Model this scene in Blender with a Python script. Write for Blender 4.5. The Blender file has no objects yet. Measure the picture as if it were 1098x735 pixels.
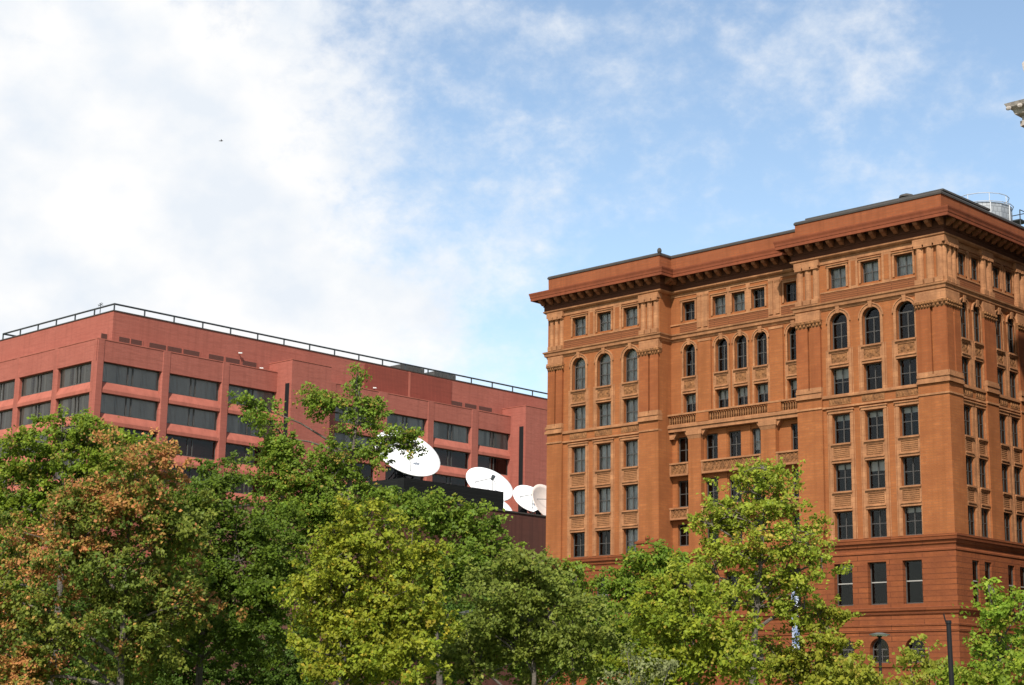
import bpy, bmesh, math, random
import numpy as np
from mathutils import Matrix, Vector
random.seed(7)
RNG = np.random.default_rng(11)
SC = bpy.context.scene
COL = SC.collection
PI = math.pi

# ------------------------------------------------------------------ camera
cam_d = bpy.data.cameras.new('camera')
cam = bpy.data.objects.new('camera', cam_d)
COL.objects.link(cam)
SC.camera = cam
cam_d.sensor_width = 36.0
cam_d.lens = 59.574
cam_d.clip_start = 0.5
cam_d.clip_end = 6000.0
_f = Vector((-0.68147, 0.70080, 0.21096)).normalized()
_r0 = _f.cross(Vector((0, 0, 1))).normalized()
_u0 = _r0.cross(_f)
_roll = math.radians(0.923)
_r = _r0 * math.cos(_roll) + _u0 * math.sin(_roll)
_u = -_r0 * math.sin(_roll) + _u0 * math.cos(_roll)
cam.matrix_world = Matrix(((_r.x, _u.x, -_f.x, 62.227), (_r.y, _u.y, -_f.y, -110.024),
                           (_r.z, _u.z, -_f.z, 0.0), (0, 0, 0, 1)))

# ------------------------------------------------------------------ light
SUN_EL = math.radians(45.0)
SUN_ROT = math.radians(150.0)          # clockwise from +Y, seen from above
to_sun = Vector((math.sin(SUN_ROT) * math.cos(SUN_EL), math.cos(SUN_ROT) * math.cos(SUN_EL), math.sin(SUN_EL)))
sun_d = bpy.data.lights.new('sun', 'SUN')
sun_d.energy = 5.0
sun_d.angle = math.radians(1.2)
sun_d.color = (1.0, 0.95, 0.87)
sun = bpy.data.objects.new('sun', sun_d)
sun.rotation_euler = (-to_sun).to_track_quat('-Z', 'Y').to_euler()
sun.location = (0, -60, 120)
COL.objects.link(sun)

SC.view_settings.view_transform = 'Standard'
SC.view_settings.look = 'None'
SC.view_settings.exposure = 0.50
SC.view_settings.gamma = 1.0
SC.render.engine = 'CYCLES'
SC.cycles.max_bounces = 8
SC.cycles.transparent_max_bounces = 12

world = bpy.data.worlds.new('World')
SC.world = world
world.use_nodes = True
wn, wl = world.node_tree.nodes, world.node_tree.links
wn.clear()


def wnode(t, **kw):
    n = wn.new(t)
    for k, v in kw.items():
        setattr(n, k, v)
    return n


def wmath(op, a, b=None, c=None, clamp=False):
    n = wnode('ShaderNodeMath', operation=op, use_clamp=clamp)
    for i, v in enumerate((a, b, c)):
        if v is None:
            continue
        if isinstance(v, (int, float)):
            n.inputs[i].default_value = v
        else:
            wl.new(v, n.inputs[i])
    return n.outputs[0]


SKY_STRENGTH = 0.131
sky = wnode('ShaderNodeTexSky', sky_type='NISHITA')
sky.sun_disc = False
sky.sun_elevation = SUN_EL
sky.sun_rotation = SUN_ROT
sky.altitude = 50
sky.air_density = 1.0
sky.dust_density = 0.7
sky.ozone_density = 1.0
tc = wnode('ShaderNodeTexCoord')
sep = wnode('ShaderNodeSeparateXYZ')
wl.new(tc.outputs['Generated'], sep.inputs[0])
az = wmath('MULTIPLY', wmath('ARCTAN2', sep.outputs[0], sep.outputs[1]), 180 / PI)
el = wmath('MULTIPLY', wmath('ARCSINE', sep.outputs[2]), 180 / PI)


def cloud_bank(a, e, sa, se, amp):
    da = wmath('DIVIDE', wmath('SUBTRACT', az, a), sa)
    de = wmath('DIVIDE', wmath('SUBTRACT', el, e), se)
    r2 = wmath('ADD', wmath('MULTIPLY', da, da), wmath('MULTIPLY', de, de))
    return wmath('MULTIPLY', wmath('POWER', 2.71828, wmath('MULTIPLY', r2, -1.0)), amp)


banks = [(-63, 16, 11.5, 10.5, 1.08), (-53, 14.5, 5.0, 4.5, 0.62), (-51.5, 11.0, 5.0, 3.5, 0.62), (-53.0, 21.5, 4.5, 3.0, 0.42),
         (-43.2, 15.8, 1.7, 2.6, 0.38), (-34.0, 21.8, 4.4, 1.9, 0.44), (-46, 23.3, 2.4, 0.8, 0.36), (-31, 16.6, 2.2, 1.4, 0.36),
         (-37.5, 14.4, 2.0, 0.5, 0.42), (-42.2, 22.6, 2.5, 0.6, 0.28), (-46.8, 13.4, 1.8, 1.6, 0.28), (-26.5, 19.6, 2.5, 0.7, 0.36),
         (-120, 20, 45, 22, 1.0), (150, 35, 60, 25, 0.5)]
tot = None
for bk in banks:
    v = cloud_bank(*bk)
    tot = v if tot is None else wmath('ADD', tot, v)
noise = wnode('ShaderNodeTexNoise')
noise.inputs['Scale'].default_value = 13.0
noise.inputs['Detail'].default_value = 9.0
noise.inputs['Roughness'].default_value = 0.64
noise.inputs['Distortion'].default_value = 0.15
mapn = wnode('ShaderNodeMapping')
mapn.inputs['Scale'].default_value = (1, 1, 1.35)
mapn.inputs['Location'].default_value = (0.31, 0.12, 0.4)
wl.new(tc.outputs['Generated'], mapn.inputs[0])
wl.new(mapn.outputs[0], noise.inputs['Vector'])
fine = wnode('ShaderNodeTexNoise')
fine.inputs['Scale'].default_value = 46.0
fine.inputs['Detail'].default_value = 7.0
fine.inputs['Roughness'].default_value = 0.62
wl.new(mapn.outputs[0], fine.inputs['Vector'])
dens = wmath('ADD', tot, wmath('MULTIPLY', wmath('SUBTRACT', noise.outputs[0], 0.5), 1.30))
dens = wmath('ADD', dens, wmath('MULTIPLY', wmath('SUBTRACT', fine.outputs[0], 0.5), 0.95))
mr = wnode('ShaderNodeMapRange', interpolation_type='SMOOTHSTEP')
wl.new(dens, mr.inputs['Value'])
mr.inputs['From Min'].default_value = -0.02
mr.inputs['From Max'].default_value = 0.98
n2 = wnode('ShaderNodeTexNoise')
n2.inputs['Scale'].default_value = 17.0
n2.inputs['Detail'].default_value = 5.0
wl.new(mapn.outputs[0], n2.inputs['Vector'])
ccol = wnode('ShaderNodeValToRGB')
ccol.color_ramp.elements[0].position = 0.36
ccol.color_ramp.elements[0].color = (0.83, 0.885, 0.955, 1)
ccol.color_ramp.elements[1].position = 0.60
ccol.color_ramp.elements[1].color = (1.0, 1.0, 1.0, 1)
wl.new(n2.outputs[0], ccol.inputs[0])
CLOUD_GAIN = 0.715 / SKY_STRENGTH
cg = wnode('ShaderNodeMix', data_type='RGBA', blend_type='MULTIPLY')
cg.inputs['Factor'].default_value = 1.0
wl.new(ccol.outputs[0], cg.inputs['A'])
cg.inputs['B'].default_value = (CLOUD_GAIN, CLOUD_GAIN, CLOUD_GAIN, 1)
tint = wnode('ShaderNodeMix', data_type='RGBA', blend_type='MULTIPLY')
tint.inputs['Factor'].default_value = 1.0
wl.new(sky.outputs[0], tint.inputs['A'])
tint.inputs['B'].default_value = (1.16, 1.12, 1.04, 1)
mixs = wnode('ShaderNodeMix', data_type='RGBA')
wl.new(mr.outputs[0], mixs.inputs['Factor'])
wl.new(tint.outputs['Result'], mixs.inputs['A'])
wl.new(cg.outputs['Result'], mixs.inputs['B'])
bg = wnode('ShaderNodeBackground')
bg.inputs['Strength'].default_value = SKY_STRENGTH
wl.new(mixs.outputs['Result'], bg.inputs['Color'])
wo = wnode('ShaderNodeOutputWorld')
wl.new(bg.outputs[0], wo.inputs['Surface'])
world.cycles.sampling_method = 'MANUAL'
world.cycles.sample_map_resolution = 1024


# ------------------------------------------------------------------ materials
def material(name, col, rough=0.8, spec=0.3, metal=0.0, vary=0.0, vscale=1.0, vcol=None, streak=0.0, brick=None, bump=0.0, bscale=20.0):
    """procedural material: base colour, blotchy variation towards vcol, vertical streaks, optional coursed masonry"""
    m = bpy.data.materials.new(name)
    m.use_nodes = True
    nt = m.node_tree
    N, L = nt.nodes, nt.links
    p = N['Principled BSDF']
    p.inputs['Roughness'].default_value = rough
    p.inputs['Metallic'].default_value = metal
    p.inputs['Specular IOR Level'].default_value = spec
    p.inputs['Base Color'].default_value = (*col, 1)
    geo = N.new('ShaderNodeNewGeometry')
    cur = None

    def rgb(c):
        n = N.new('ShaderNodeRGB')
        n.outputs[0].default_value = (*c, 1)
        return n.outputs[0]

    def mix(f, a, b, blend='MIX'):
        n = N.new('ShaderNodeMix')
        n.data_type = 'RGBA'
        n.blend_type = blend
        if isinstance(f, float):
            n.inputs['Factor'].default_value = f
        else:
            L.new(f, n.inputs['Factor'])
        L.new(a, n.inputs['A'])
        L.new(b, n.inputs['B'])
        return n.outputs['Result']

    def noise(scale, detail=5.0, sc3=(1, 1, 1), lo=0.35, hi=0.65):
        mp = N.new('ShaderNodeMapping')
        mp.inputs['Scale'].default_value = sc3
        L.new(geo.outputs['Position'], mp.inputs[0])
        t = N.new('ShaderNodeTexNoise')
        t.inputs['Scale'].default_value = scale
        t.inputs['Detail'].default_value = detail
        t.inputs['Roughness'].default_value = 0.6
        L.new(mp.outputs[0], t.inputs['Vector'])
        r = N.new('ShaderNodeMapRange')
        r.inputs['From Min'].default_value = lo
        r.inputs['From Max'].default_value = hi
        L.new(t.outputs[0], r.inputs['Value'])
        return r.outputs[0]

    cur = rgb(col)
    if brick:
        bw, bh, mort, c2, mcol, msize = brick
        s = N.new('ShaderNodeSeparateXYZ')
        L.new(geo.outputs['Position'], s.inputs[0])
        a = N.new('ShaderNodeMath')
        a.operation = 'ADD'
        L.new(s.outputs[0], a.inputs[0])
        L.new(s.outputs[1], a.inputs[1])
        cb = N.new('ShaderNodeCombineXYZ')
        L.new(a.outputs[0], cb.inputs[0])
        L.new(s.outputs[2], cb.inputs[1])
        bt = N.new('ShaderNodeTexBrick')
        bt.inputs['Scale'].default_value = 1.0
        bt.inputs['Brick Width'].default_value = bw
        bt.inputs['Row Height'].default_value = bh
        bt.inputs['Mortar Size'].default_value = msize
        bt.inputs['Color1'].default_value = (*col, 1)
        bt.inputs['Color2'].default_value = (*c2, 1)
        bt.inputs['Mortar'].default_value = (*mcol, 1)
        bt.inputs['Bias'].default_value = -0.1
        L.new(cb.outputs[0], bt.inputs['Vector'])
        cur = bt.outputs[0]
        # uneven courses: thin, irregular horizontal bands of darker units
        fb = noise(1.0, 5.0, (0.30, 0.30, 4.2), 0.47, 0.72)
        mb_ = N.new('ShaderNodeMath')
        mb_.operation = 'MULTIPLY'
        mb_.use_clamp = True
        mb_.inputs[1].default_value = 0.55
        L.new(fb, mb_.inputs[0])
        cur = mix(mb_.outputs[0], cur, rgb(tuple(c * 0.55 for c in col)))
    if vary:
        vc = vcol or tuple(c * 0.6 for c in col)
        f = noise(vscale)
        m2 = N.new('ShaderNodeMath')
        m2.operation = 'MULTIPLY'
        m2.use_clamp = True
        m2.inputs[1].default_value = vary
        L.new(f, m2.inputs[0])
        cur = mix(m2.outputs[0], cur, rgb(vc))
        f2 = noise(vscale * 9, 3.0)
        m3 = N.new('ShaderNodeMath')
        m3.operation = 'MULTIPLY'
        m3.use_clamp = True
        m3.inputs[1].default_value = vary * 0.6
        L.new(f2, m3.inputs[0])
        cur = mix(m3.outputs[0], cur, rgb(tuple(c * 0.72 for c in col)))
    if streak:
        f = noise(1.0, 4.0, (1.6, 1.6, 0.09), 0.48, 0.72)
        m4 = N.new('ShaderNodeMath')
        m4.operation = 'MULTIPLY'
        m4.use_clamp = True
        m4.inputs[1].default_value = streak
        L.new(f, m4.inputs[0])
        cur = mix(m4.outputs[0], cur, rgb(tuple(c * 0.5 for c in col)))
    L.new(cur, p.inputs['Base Color'])
    if bump:
        t = N.new('ShaderNodeTexNoise')
        t.inputs['Scale'].default_value = bscale
        t.inputs['Detail'].default_value = 4.0
        L.new(geo.outputs['Position'], t.inputs['Vector'])
        b = N.new('ShaderNodeBump')
        b.inputs['Strength'].default_value = bump
        b.inputs['Distance'].default_value = 0.06
        L.new(t.outputs[0], b.inputs['Height'])
        L.new(b.outputs[0], p.inputs['Normal'])
    return m


def glass_material(name, tint, ior, rough=0.02):
    m = bpy.data.materials.new(name)
    m.use_nodes = True
    N, L = m.node_tree.nodes, m.node_tree.links
    N.clear()
    tr = N.new('ShaderNodeBsdfTransparent')
    tr.inputs[0].default_value = (*tint, 1)
    gl = N.new('ShaderNodeBsdfGlossy')
    gl.inputs['Roughness'].default_value = rough
    gl.inputs['Color'].default_value = (1.0, 0.97, 0.93, 1)
    fr = N.new('ShaderNodeFresnel')
    fr.inputs['IOR'].default_value = ior
    nz = N.new('ShaderNodeTexNoise')
    nz.inputs['Scale'].default_value = 0.9
    g = N.new('ShaderNodeNewGeometry')
    L.new(g.outputs['Position'], nz.inputs['Vector'])
    b = N.new('ShaderNodeBump')
    b.inputs['Strength'].default_value = 0.06
    b.inputs['Distance'].default_value = 0.05
    L.new(nz.outputs[0], b.inputs['Height'])
    L.new(b.outputs[0], gl.inputs['Normal'])
    mx = N.new('ShaderNodeMixShader')
    L.new(fr.outputs[0], mx.inputs[0])
    L.new(tr.outputs[0], mx.inputs[1])
    L.new(gl.outputs[0], mx.inputs[2])
    o = N.new('ShaderNodeOutputMaterial')
    L.new(mx.outputs[0], o.inputs[0])
    return m


M = {}
M['brick'] = material('orange_brick', (0.338, 0.117, 0.037), 0.85, 0.15, vary=0.75, vscale=0.45, vcol=(0.195, 0.064, 0.023), streak=0.55,
                      brick=(0.60, 0.20, 0.0, (0.262, 0.086, 0.029), (0.22, 0.102, 0.048), 0.018), bump=0.25, bscale=9)
M['redbrick'] = material('red_orange_brick', (0.305, 0.094, 0.030), 0.85, 0.15, vary=0.75, vscale=0.5, vcol=(0.170, 0.050, 0.019), streak=0.6,
                         brick=(0.60, 0.20, 0.0, (0.235, 0.071, 0.024), (0.20, 0.088, 0.04), 0.018), bump=0.25, bscale=9)
M['terracotta'] = material('tan_terracotta', (0.42, 0.196, 0.088), 0.8, 0.2, vary=0.9, vscale=1.1, vcol=(0.18, 0.076, 0.034), streak=0.6, bump=0.25, bscale=8,
                           brick=(0.85, 0.46, 0.0, (0.345, 0.152, 0.066), (0.17, 0.072, 0.033), 0.014))
M['ornament'] = material('ornament_terracotta', (0.27, 0.122, 0.048), 0.85, 0.15, vary=0.9, vscale=2.6, vcol=(0.075, 0.034, 0.016), bump=1.0, bscale=6)
M['darkband'] = material('ribbed_brown_brick', (0.225, 0.080, 0.031), 0.85, 0.15, vary=0.4, vscale=1.0,
                         brick=(3.0, 0.16, 0.0, (0.19, 0.067, 0.027), (0.075, 0.029, 0.014), 0.03))
M['brownstone'] = material('red_sandstone', (0.245, 0.074, 0.025), 0.85, 0.15, vary=0.75, vscale=0.7, vcol=(0.130, 0.038, 0.016), streak=0.45,
                           brick=(5.5, 0.40, 0.0, (0.165, 0.047, 0.018), (0.062, 0.021, 0.010), 0.035), bump=0.5, bscale=4)
M['cornice'] = material('red_terracotta_cornice', (0.215, 0.058, 0.024), 0.75, 0.2, vary=0.6, vscale=0.7, vcol=(0.13, 0.036, 0.017), streak=0.45)
M['frieze'] = material('shade_brown_frieze', (0.085, 0.030, 0.015), 0.85, 0.15, vary=0.6, vscale=1.0, vcol=(0.05, 0.018, 0.010))  # dark brown stands in for the deep shade under the cornice
M['bracket'] = material('tan_red_bracket', (0.23, 0.092, 0.042), 0.8, 0.15, vary=0.7, vscale=1.2, vcol=(0.16, 0.058, 0.028))
M['parapet'] = material('parapet_brick', (0.270, 0.082, 0.031), 0.85, 0.15, vary=0.6, vscale=0.5, vcol=(0.19, 0.060, 0.026), streak=0.5,
                        brick=(0.60, 0.20, 0.0, (0.225, 0.070, 0.028), (0.18, 0.08, 0.042), 0.018))
M['coping'] = material('grey_coping', (0.055, 0.048, 0.042), 0.7, 0.3, vary=0.5, vscale=1.2)
M['sash'] = material('dark_painted_sash', (0.062, 0.056, 0.050), 0.5, 0.4, vary=0.4, vscale=3)
M['paleSash'] = material('weathered_rail', (0.30, 0.28, 0.25), 0.6, 0.3, vary=0.4, vscale=3)
M['glass'] = glass_material('window_glass', (0.82, 0.82, 0.80), 1.40)
M['kglass'] = glass_material('tinted_glass', (0.64, 0.63, 0.61), 1.38)
M['blind'] = material('window_blind', (0.55, 0.54, 0.50), 0.9, 0.1, vary=0.3, vscale=2.0)
M['curtain'] = material('grey_curtain', (0.66, 0.67, 0.67), 0.9, 0.1, vary=0.8, vscale=1.6, vcol=(0.30, 0.31, 0.32))
M['interior'] = material('dim_interior', (0.035, 0.032, 0.028), 0.9, 0.1, vary=0.6, vscale=0.8)
M['kbrick'] = material('dusty_red_brick', (0.325, 0.098, 0.069), 0.88, 0.15, vary=0.5, vscale=0.3, vcol=(0.26, 0.077, 0.055), streak=0.35,
                       brick=(0.60, 0.20, 0.0, (0.28, 0.085, 0.060), (0.29, 0.12, 0.095), 0.016), bump=0.15, bscale=9)
M['kledge'] = material('sloped_red_sill', (0.355, 0.110, 0.076), 0.85, 0.15, vary=0.55, vscale=0.7, streak=0.4)
M['klouver'] = material('brown_louver', (0.125, 0.048, 0.034), 0.7, 0.3, vary=0.3, vscale=1.0,
                        brick=(9.0, 0.13, 0.0, (0.11, 0.042, 0.030), (0.03, 0.013, 0.010), 0.035))
M['kpanel'] = material('ribbed_red_panel', (0.225, 0.054, 0.036), 0.8, 0.2, vary=0.25, vscale=0.7,
                       brick=(0.28, 40.0, 0.0, (0.20, 0.048, 0.033), (0.14, 0.033, 0.024), 0.03))
M['rail'] = material('dark_steel_rail', (0.055, 0.062, 0.066), 0.5, 0.4, metal=0.3, vary=0.3, vscale=2)
M['black'] = material('black_painted_metal', (0.010, 0.010, 0.011), 0.7, 0.2, vary=0.3, vscale=4)
M['louvblack'] = material('black_louver_screen', (0.010, 0.011, 0.010), 0.8, 0.15, vary=0.4, vscale=1.5,
                          brick=(30.0, 0.16, 0.0, (0.018, 0.019, 0.018), (0.005, 0.005, 0.005), 0.03))
M['brownmetal'] = material('rust_brown_cladding', (0.105, 0.038, 0.026), 0.65, 0.3, vary=0.6, vscale=0.35, vcol=(0.070, 0.030, 0.022), streak=0.7,
                           brick=(1.6, 60.0, 0.0, (0.092, 0.034, 0.024), (0.03, 0.014, 0.01), 0.02))
M['dish'] = material('white_dish_paint', (0.70, 0.70, 0.69), 0.55, 0.25, vary=0.12, vscale=0.5, vcol=(0.62, 0.62, 0.6))
M['dishtan'] = material('aged_beige_dish_paint', (0.62, 0.52, 0.46), 0.6, 0.3, vary=0.3, vscale=0.8)
M['galv'] = material('galvanised_steel', (0.36, 0.38, 0.39), 0.55, 0.4, metal=0.25, vary=0.4, vscale=1.2,
                     brick=(0.5, 0.45, 0.0, (0.31, 0.33, 0.34), (0.18, 0.19, 0.20), 0.045))
M['galvplain'] = material('plain_galvanised', (0.42, 0.43, 0.44), 0.5, 0.4, metal=0.4)
M['roofdeck'] = material('grey_roof_slate', (0.085, 0.08, 0.075), 0.8, 0.2, vary=0.6, vscale=1.0,
                         brick=(1.2, 0.2, 0.0, (0.07, 0.066, 0.062), (0.03, 0.03, 0.03), 0.02))
M['limestone'] = material('grey_limestone', (0.42, 0.37, 0.33), 0.85, 0.2, vary=0.8, vscale=1.4, vcol=(0.20, 0.17, 0.15), streak=0.5, bump=0.6, bscale=5)
M['bark'] = material('grey_bark', (0.135, 0.115, 0.095), 0.9, 0.1, vary=0.8, vscale=3.0, vcol=(0.06, 0.05, 0.042), bump=0.7, bscale=14)
M['asphalt'] = material('asphalt', (0.05, 0.05, 0.052), 0.9, 0.2, vary=0.4, vscale=0.6, bump=0.3)
M['paving'] = material('concrete_paving', (0.32, 0.30, 0.27), 0.9, 0.2, vary=0.4, vscale=0.6, brick=(1.2, 1.2, 0.0, (0.30, 0.28, 0.25), (0.18, 0.17, 0.15), 0.02))
M['lawn'] = material('mown_lawn', (0.065, 0.105, 0.028), 0.95, 0.1, vary=0.6, vscale=0.8, vcol=(0.095, 0.105, 0.03), bump=0.8, bscale=30)
M['roadpaint'] = material('white_road_paint', (0.75, 0.75, 0.72), 0.7, 0.2, vary=0.3, vscale=3)
M['banner'] = material('mottled_blue_banner', (0.07, 0.12, 0.26), 0.8, 0.2, vary=1.0, vscale=3.2, vcol=(0.75, 0.76, 0.8))
M['lampglass'] = material('opal_lamp_glass', (0.7, 0.7, 0.66), 0.3, 0.4)
M['beak'] = material('dark_feathers', (0.06, 0.055, 0.055), 0.8, 0.2)


# ------------------------------------------------------------------ mesh helpers
class MB:
    """collects boxes, prisms, tubes ... in local coordinates and links them as ONE mesh object"""

    def __init__(s):
        s.v, s.f, s.mi, s.mats = [], [], [], []
        s.cur = 0

    def mat(s, m):
        if m not in s.mats:
            s.mats.append(m)
        s.cur = s.mats.index(m)
        return s

    def face(s, pts):
        b = len(s.v)
        s.v += [tuple(p) for p in pts]
        s.f.append(tuple(range(b, b + len(pts))))
        s.mi.append(s.cur)

    def idx(s, verts, faces):
        b = len(s.v)
        s.v += [tuple(p) for p in verts]
        for f in faces:
            s.f.append(tuple(b + i for i in f))
            s.mi.append(s.cur)

    def box(s, x0, x1, y0, y1, z0, z1):
        v = [(x0, y0, z0), (x1, y0, z0), (x1, y1, z0), (x0, y1, z0), (x0, y0, z1), (x1, y0, z1), (x1, y1, z1), (x0, y1, z1)]
        s.idx(v, [(0, 3, 2, 1), (4, 5, 6, 7), (0, 1, 5, 4), (1, 2, 6, 5), (2, 3, 7, 6), (3, 0, 4, 7)])
        return s

    def frustum(s, x0, x1, y0, y1, z0, z1, g):
        """box whose top is larger by g on the sides and the front (y0)"""
        v = [(x0, y0, z0), (x1, y0, z0), (x1, y1, z0), (x0, y1, z0), (x0 - g, y0 - g, z1), (x1 + g, y0 - g, z1), (x1 + g, y1, z1), (x0 - g, y1, z1)]
        s.idx(v, [(0, 3, 2, 1), (4, 5, 6, 7), (0, 1, 5, 4), (1, 2, 6, 5), (2, 3, 7, 6), (3, 0, 4, 7)])
        return s

    def prism_x(s, x0, x1, prof):
        """profile of (y, z) points run from x0 to x1"""
        n = len(prof)
        v = [(x0, y, z) for y, z in prof] + [(x1, y, z) for y, z in prof]
        s.idx(v, [tuple(range(n))[::-1], tuple(range(n, 2 * n))] + [(i, (i + 1) % n, n + (i + 1) % n, n + i) for i in range(n)])
        return s

    def prism_y(s, y0, y1, prof):
        """outline of (x, z) points with depth from y0 to y1"""
        n = len(prof)
        v = [(x, y0, z) for x, z in prof] + [(x, y1, z) for x, z in prof]
        s.idx(v, [tuple(range(n)), tuple(range(n, 2 * n))[::-1]] + [(i, n + i, n + (i + 1) % n, (i + 1) % n) for i in range(n)])
        return s

    def strip_y(s, y0, y1, outer, inner):
        """flat band between two open polylines (x, z), with depth"""
        for i in range(len(outer) - 1):
            a, b, c, d = outer[i], outer[i + 1], inner[i + 1], inner[i]
            s.face([(a[0], y0, a[1]), (b[0], y0, b[1]), (c[0], y0, c[1]), (d[0], y0, d[1])])
            s.face([(a[0], y0, a[1]), (a[0], y1, a[1]), (b[0], y1, b[1]), (b[0], y0, b[1])])
            s.face([(d[0], y0, d[1]), (c[0], y0, c[1]), (c[0], y1, c[1]), (d[0], y1, d[1])])

    def tube(s, p, q, r0, r1=None, n=8, caps=True):
        r1 = r0 if r1 is None else r1
        p, q = Vector(p), Vector(q)
        d = (q - p)
        if d.length < 1e-6:
            return s
        d.normalize()
        a = d.orthogonal().normalized()
        b = d.cross(a)
        v = []
        for c, r in ((p, r0), (q, r1)):
            for i in range(n):
                t = 2 * PI * i / n
                v.append(c + a * (r * math.cos(t)) + b * (r * math.sin(t)))
        f = [(i, (i + 1) % n, n + (i + 1) % n, n + i) for i in range(n)]
        if caps:
            f += [tuple(range(n))[::-1], tuple(range(n, 2 * n))]
        s.idx(v, f)
        return s

    def blob(s, c, rx, ry, rz, nu=8, nv=5):
        v, f = [], []
        for j in range(nv + 1):
            ph = PI * j / nv
            for i in range(nu):
                t = 2 * PI * i / nu
                v.append((c[0] + rx * math.sin(ph) * math.cos(t), c[1] + ry * math.sin(ph) * math.sin(t), c[2] + rz * math.cos(ph)))
        for j in range(nv):
            for i in range(nu):
                f.append((j * nu + i, (j + 1) * nu + i, (j + 1) * nu + (i + 1) % nu, j * nu + (i + 1) % nu))
        s.idx(v, f)
        return s

    def mesh(s, name):
        me = bpy.data.meshes.new(name)
        me.from_pydata(s.v, [], s.f)
        for m in s.mats:
            me.materials.append(M[m])
        if len(s.mats) > 1:
            me.polygons.foreach_set('material_index', s.mi)
        bm = bmesh.new()
        bm.from_mesh(me)
        bmesh.ops.remove_doubles(bm, verts=bm.verts, dist=0.0008)
        bmesh.ops.recalc_face_normals(bm, faces=bm.faces)
        bm.to_mesh(me)
        bm.free()
        me.update()
        return me

    def build(s, name, parent=None, loc=(0, 0, 0), rz=0.0, smooth=False):
        me = s.mesh(name)
        if smooth:
            me.polygons.foreach_set('use_smooth', [True] * len(me.polygons))
        return put(name, me, parent, loc, rz)


def put(name, me, parent=None, loc=(0, 0, 0), rz=0.0):
    """link a mesh; loc is in WORLD coordinates even under a parent (parents are only translated or rotated about z)"""
    o = bpy.data.objects.new(name, me)
    COL.objects.link(o)
    w = Matrix.Translation(Vector(loc)) @ Matrix.Rotation(rz, 4, 'Z')
    if parent is not None:
        o.parent = parent
        pw = WORLD[parent.name]
        w2 = pw.inverted() @ w
        o.location = w2.to_translation()
        o.rotation_euler = w2.to_euler()
    else:
        o.location = loc
        o.rotation_euler = (0, 0, rz)
    WORLD[o.name] = w
    return o


WORLD = {}


def tag(o, label=None, cat=None, group=None, kind=None):
    if label:
        o['label'] = label
    if cat:
        o['category'] = cat
    if group:
        o['group'] = group
    if kind:
        o['kind'] = kind
    return o


def thing(name, label, cat, loc=(0, 0, 0), rz=0.0, group=None):
    o = put(name, None, None, loc, rz)
    return tag(o, label, cat, group)


def arch_pts(c, r, zs, n=12):
    return [(c - r * math.cos(PI * i / n), zs + r * math.sin(PI * i / n)) for i in range(n + 1)]


def wall(mb, s0, s1, z0, z1, ops, y=0.0, depth=0.4):
    """wall sheet on local plane y with openings (a0, a1, b0, b1, arched) and their reveals going in by depth"""
    xs = sorted({s0, s1} | {o[0] for o in ops} | {o[1] for o in ops})
    zs = sorted({z0, z1} | {o[2] for o in ops} | {o[3] for o in ops})
    xs = [x for x in xs if s0 - 1e-6 <= x <= s1 + 1e-6]
    zs = [z for z in zs if z0 - 1e-6 <= z <= z1 + 1e-6]
    for j in range(len(zs) - 1):
        run = None
        for i in range(len(xs) - 1):
            cx, cz = (xs[i] + xs[i + 1]) / 2, (zs[j] + zs[j + 1]) / 2
            hole = any(o[0] < cx < o[1] and o[2] < cz < o[3] for o in ops)
            if not hole:
                mb.face([(xs[i], y, zs[j]), (xs[i + 1], y, zs[j]), (xs[i + 1], y, zs[j + 1]), (xs[i], y, zs[j + 1])])
    for a0, a1, b0, b1, ar in ops:
        yb = y + depth
        top = b1
        if ar:
            c, r = (a0 + a1) / 2, (a1 - a0) / 2
            top = b1 - r
            P = arch_pts(c, r, top)
            for i in range(len(P) - 1):
                p, q = P[i], P[i + 1]
                mb.face([(p[0], y, p[1]), (q[0], y, q[1]), (q[0], y, b1), (p[0], y, b1)])
                mb.face([(p[0], y, p[1]), (p[0], yb, p[1]), (q[0], yb, q[1]), (q[0], y, q[1])])
        else:
            mb.face([(a0, y, b1), (a1, y, b1), (a1, yb, b1), (a0, yb, b1)])
        mb.face([(a0, y, b0), (a0, yb, b0), (a0, yb, top), (a0, y, top)])
        mb.face([(a1, y, b0), (a1, y, top), (a1, yb, top), (a1, yb, b0)])
        mb.face([(a0, y, b0), (a1, y, b0), (a1, yb, b0), (a0, yb, b0)])


def sweep(mb, path, prof, closed=False):
    """run a profile of (outward offset, z) along an outline, mitred; outward is to the right of the direction of travel"""
    n = len(path)
    P = [Vector(p) for p in path]
    offs = []
    for i in range(n):
        a = (P[i] - P[i - 1]).normalized() if i > 0 else None
        b = (P[i + 1] - P[i]).normalized() if i < n - 1 else None
        if a is None:
            a = b
        if b is None:
            b = a
        na, nb = Vector((a.y, -a.x)), Vector((b.y, -b.x))
        m = (na + nb)
        m = m / max(m.dot(na), 1e-6) if m.length > 1e-6 else na
        offs.append(m)
    rings = [[(P[i].x + offs[i].x * d, P[i].y + offs[i].y * d, z) for d, z in prof] for i in range(n)]
    k = len(prof)
    for i in range(n - 1):
        for j in range(k - 1):
            mb.face([rings[i][j], rings[i + 1][j], rings[i + 1][j + 1], rings[i][j + 1]])
    for r in (rings[0], rings[-1]):
        mb.face(r)

# ------------------------------------------------------------------ the ground
GZ = -1.7


def structure(name, mb, loc=(0, 0, 0)):
    return tag(mb.build(name, None, loc), kind='structure')


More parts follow.
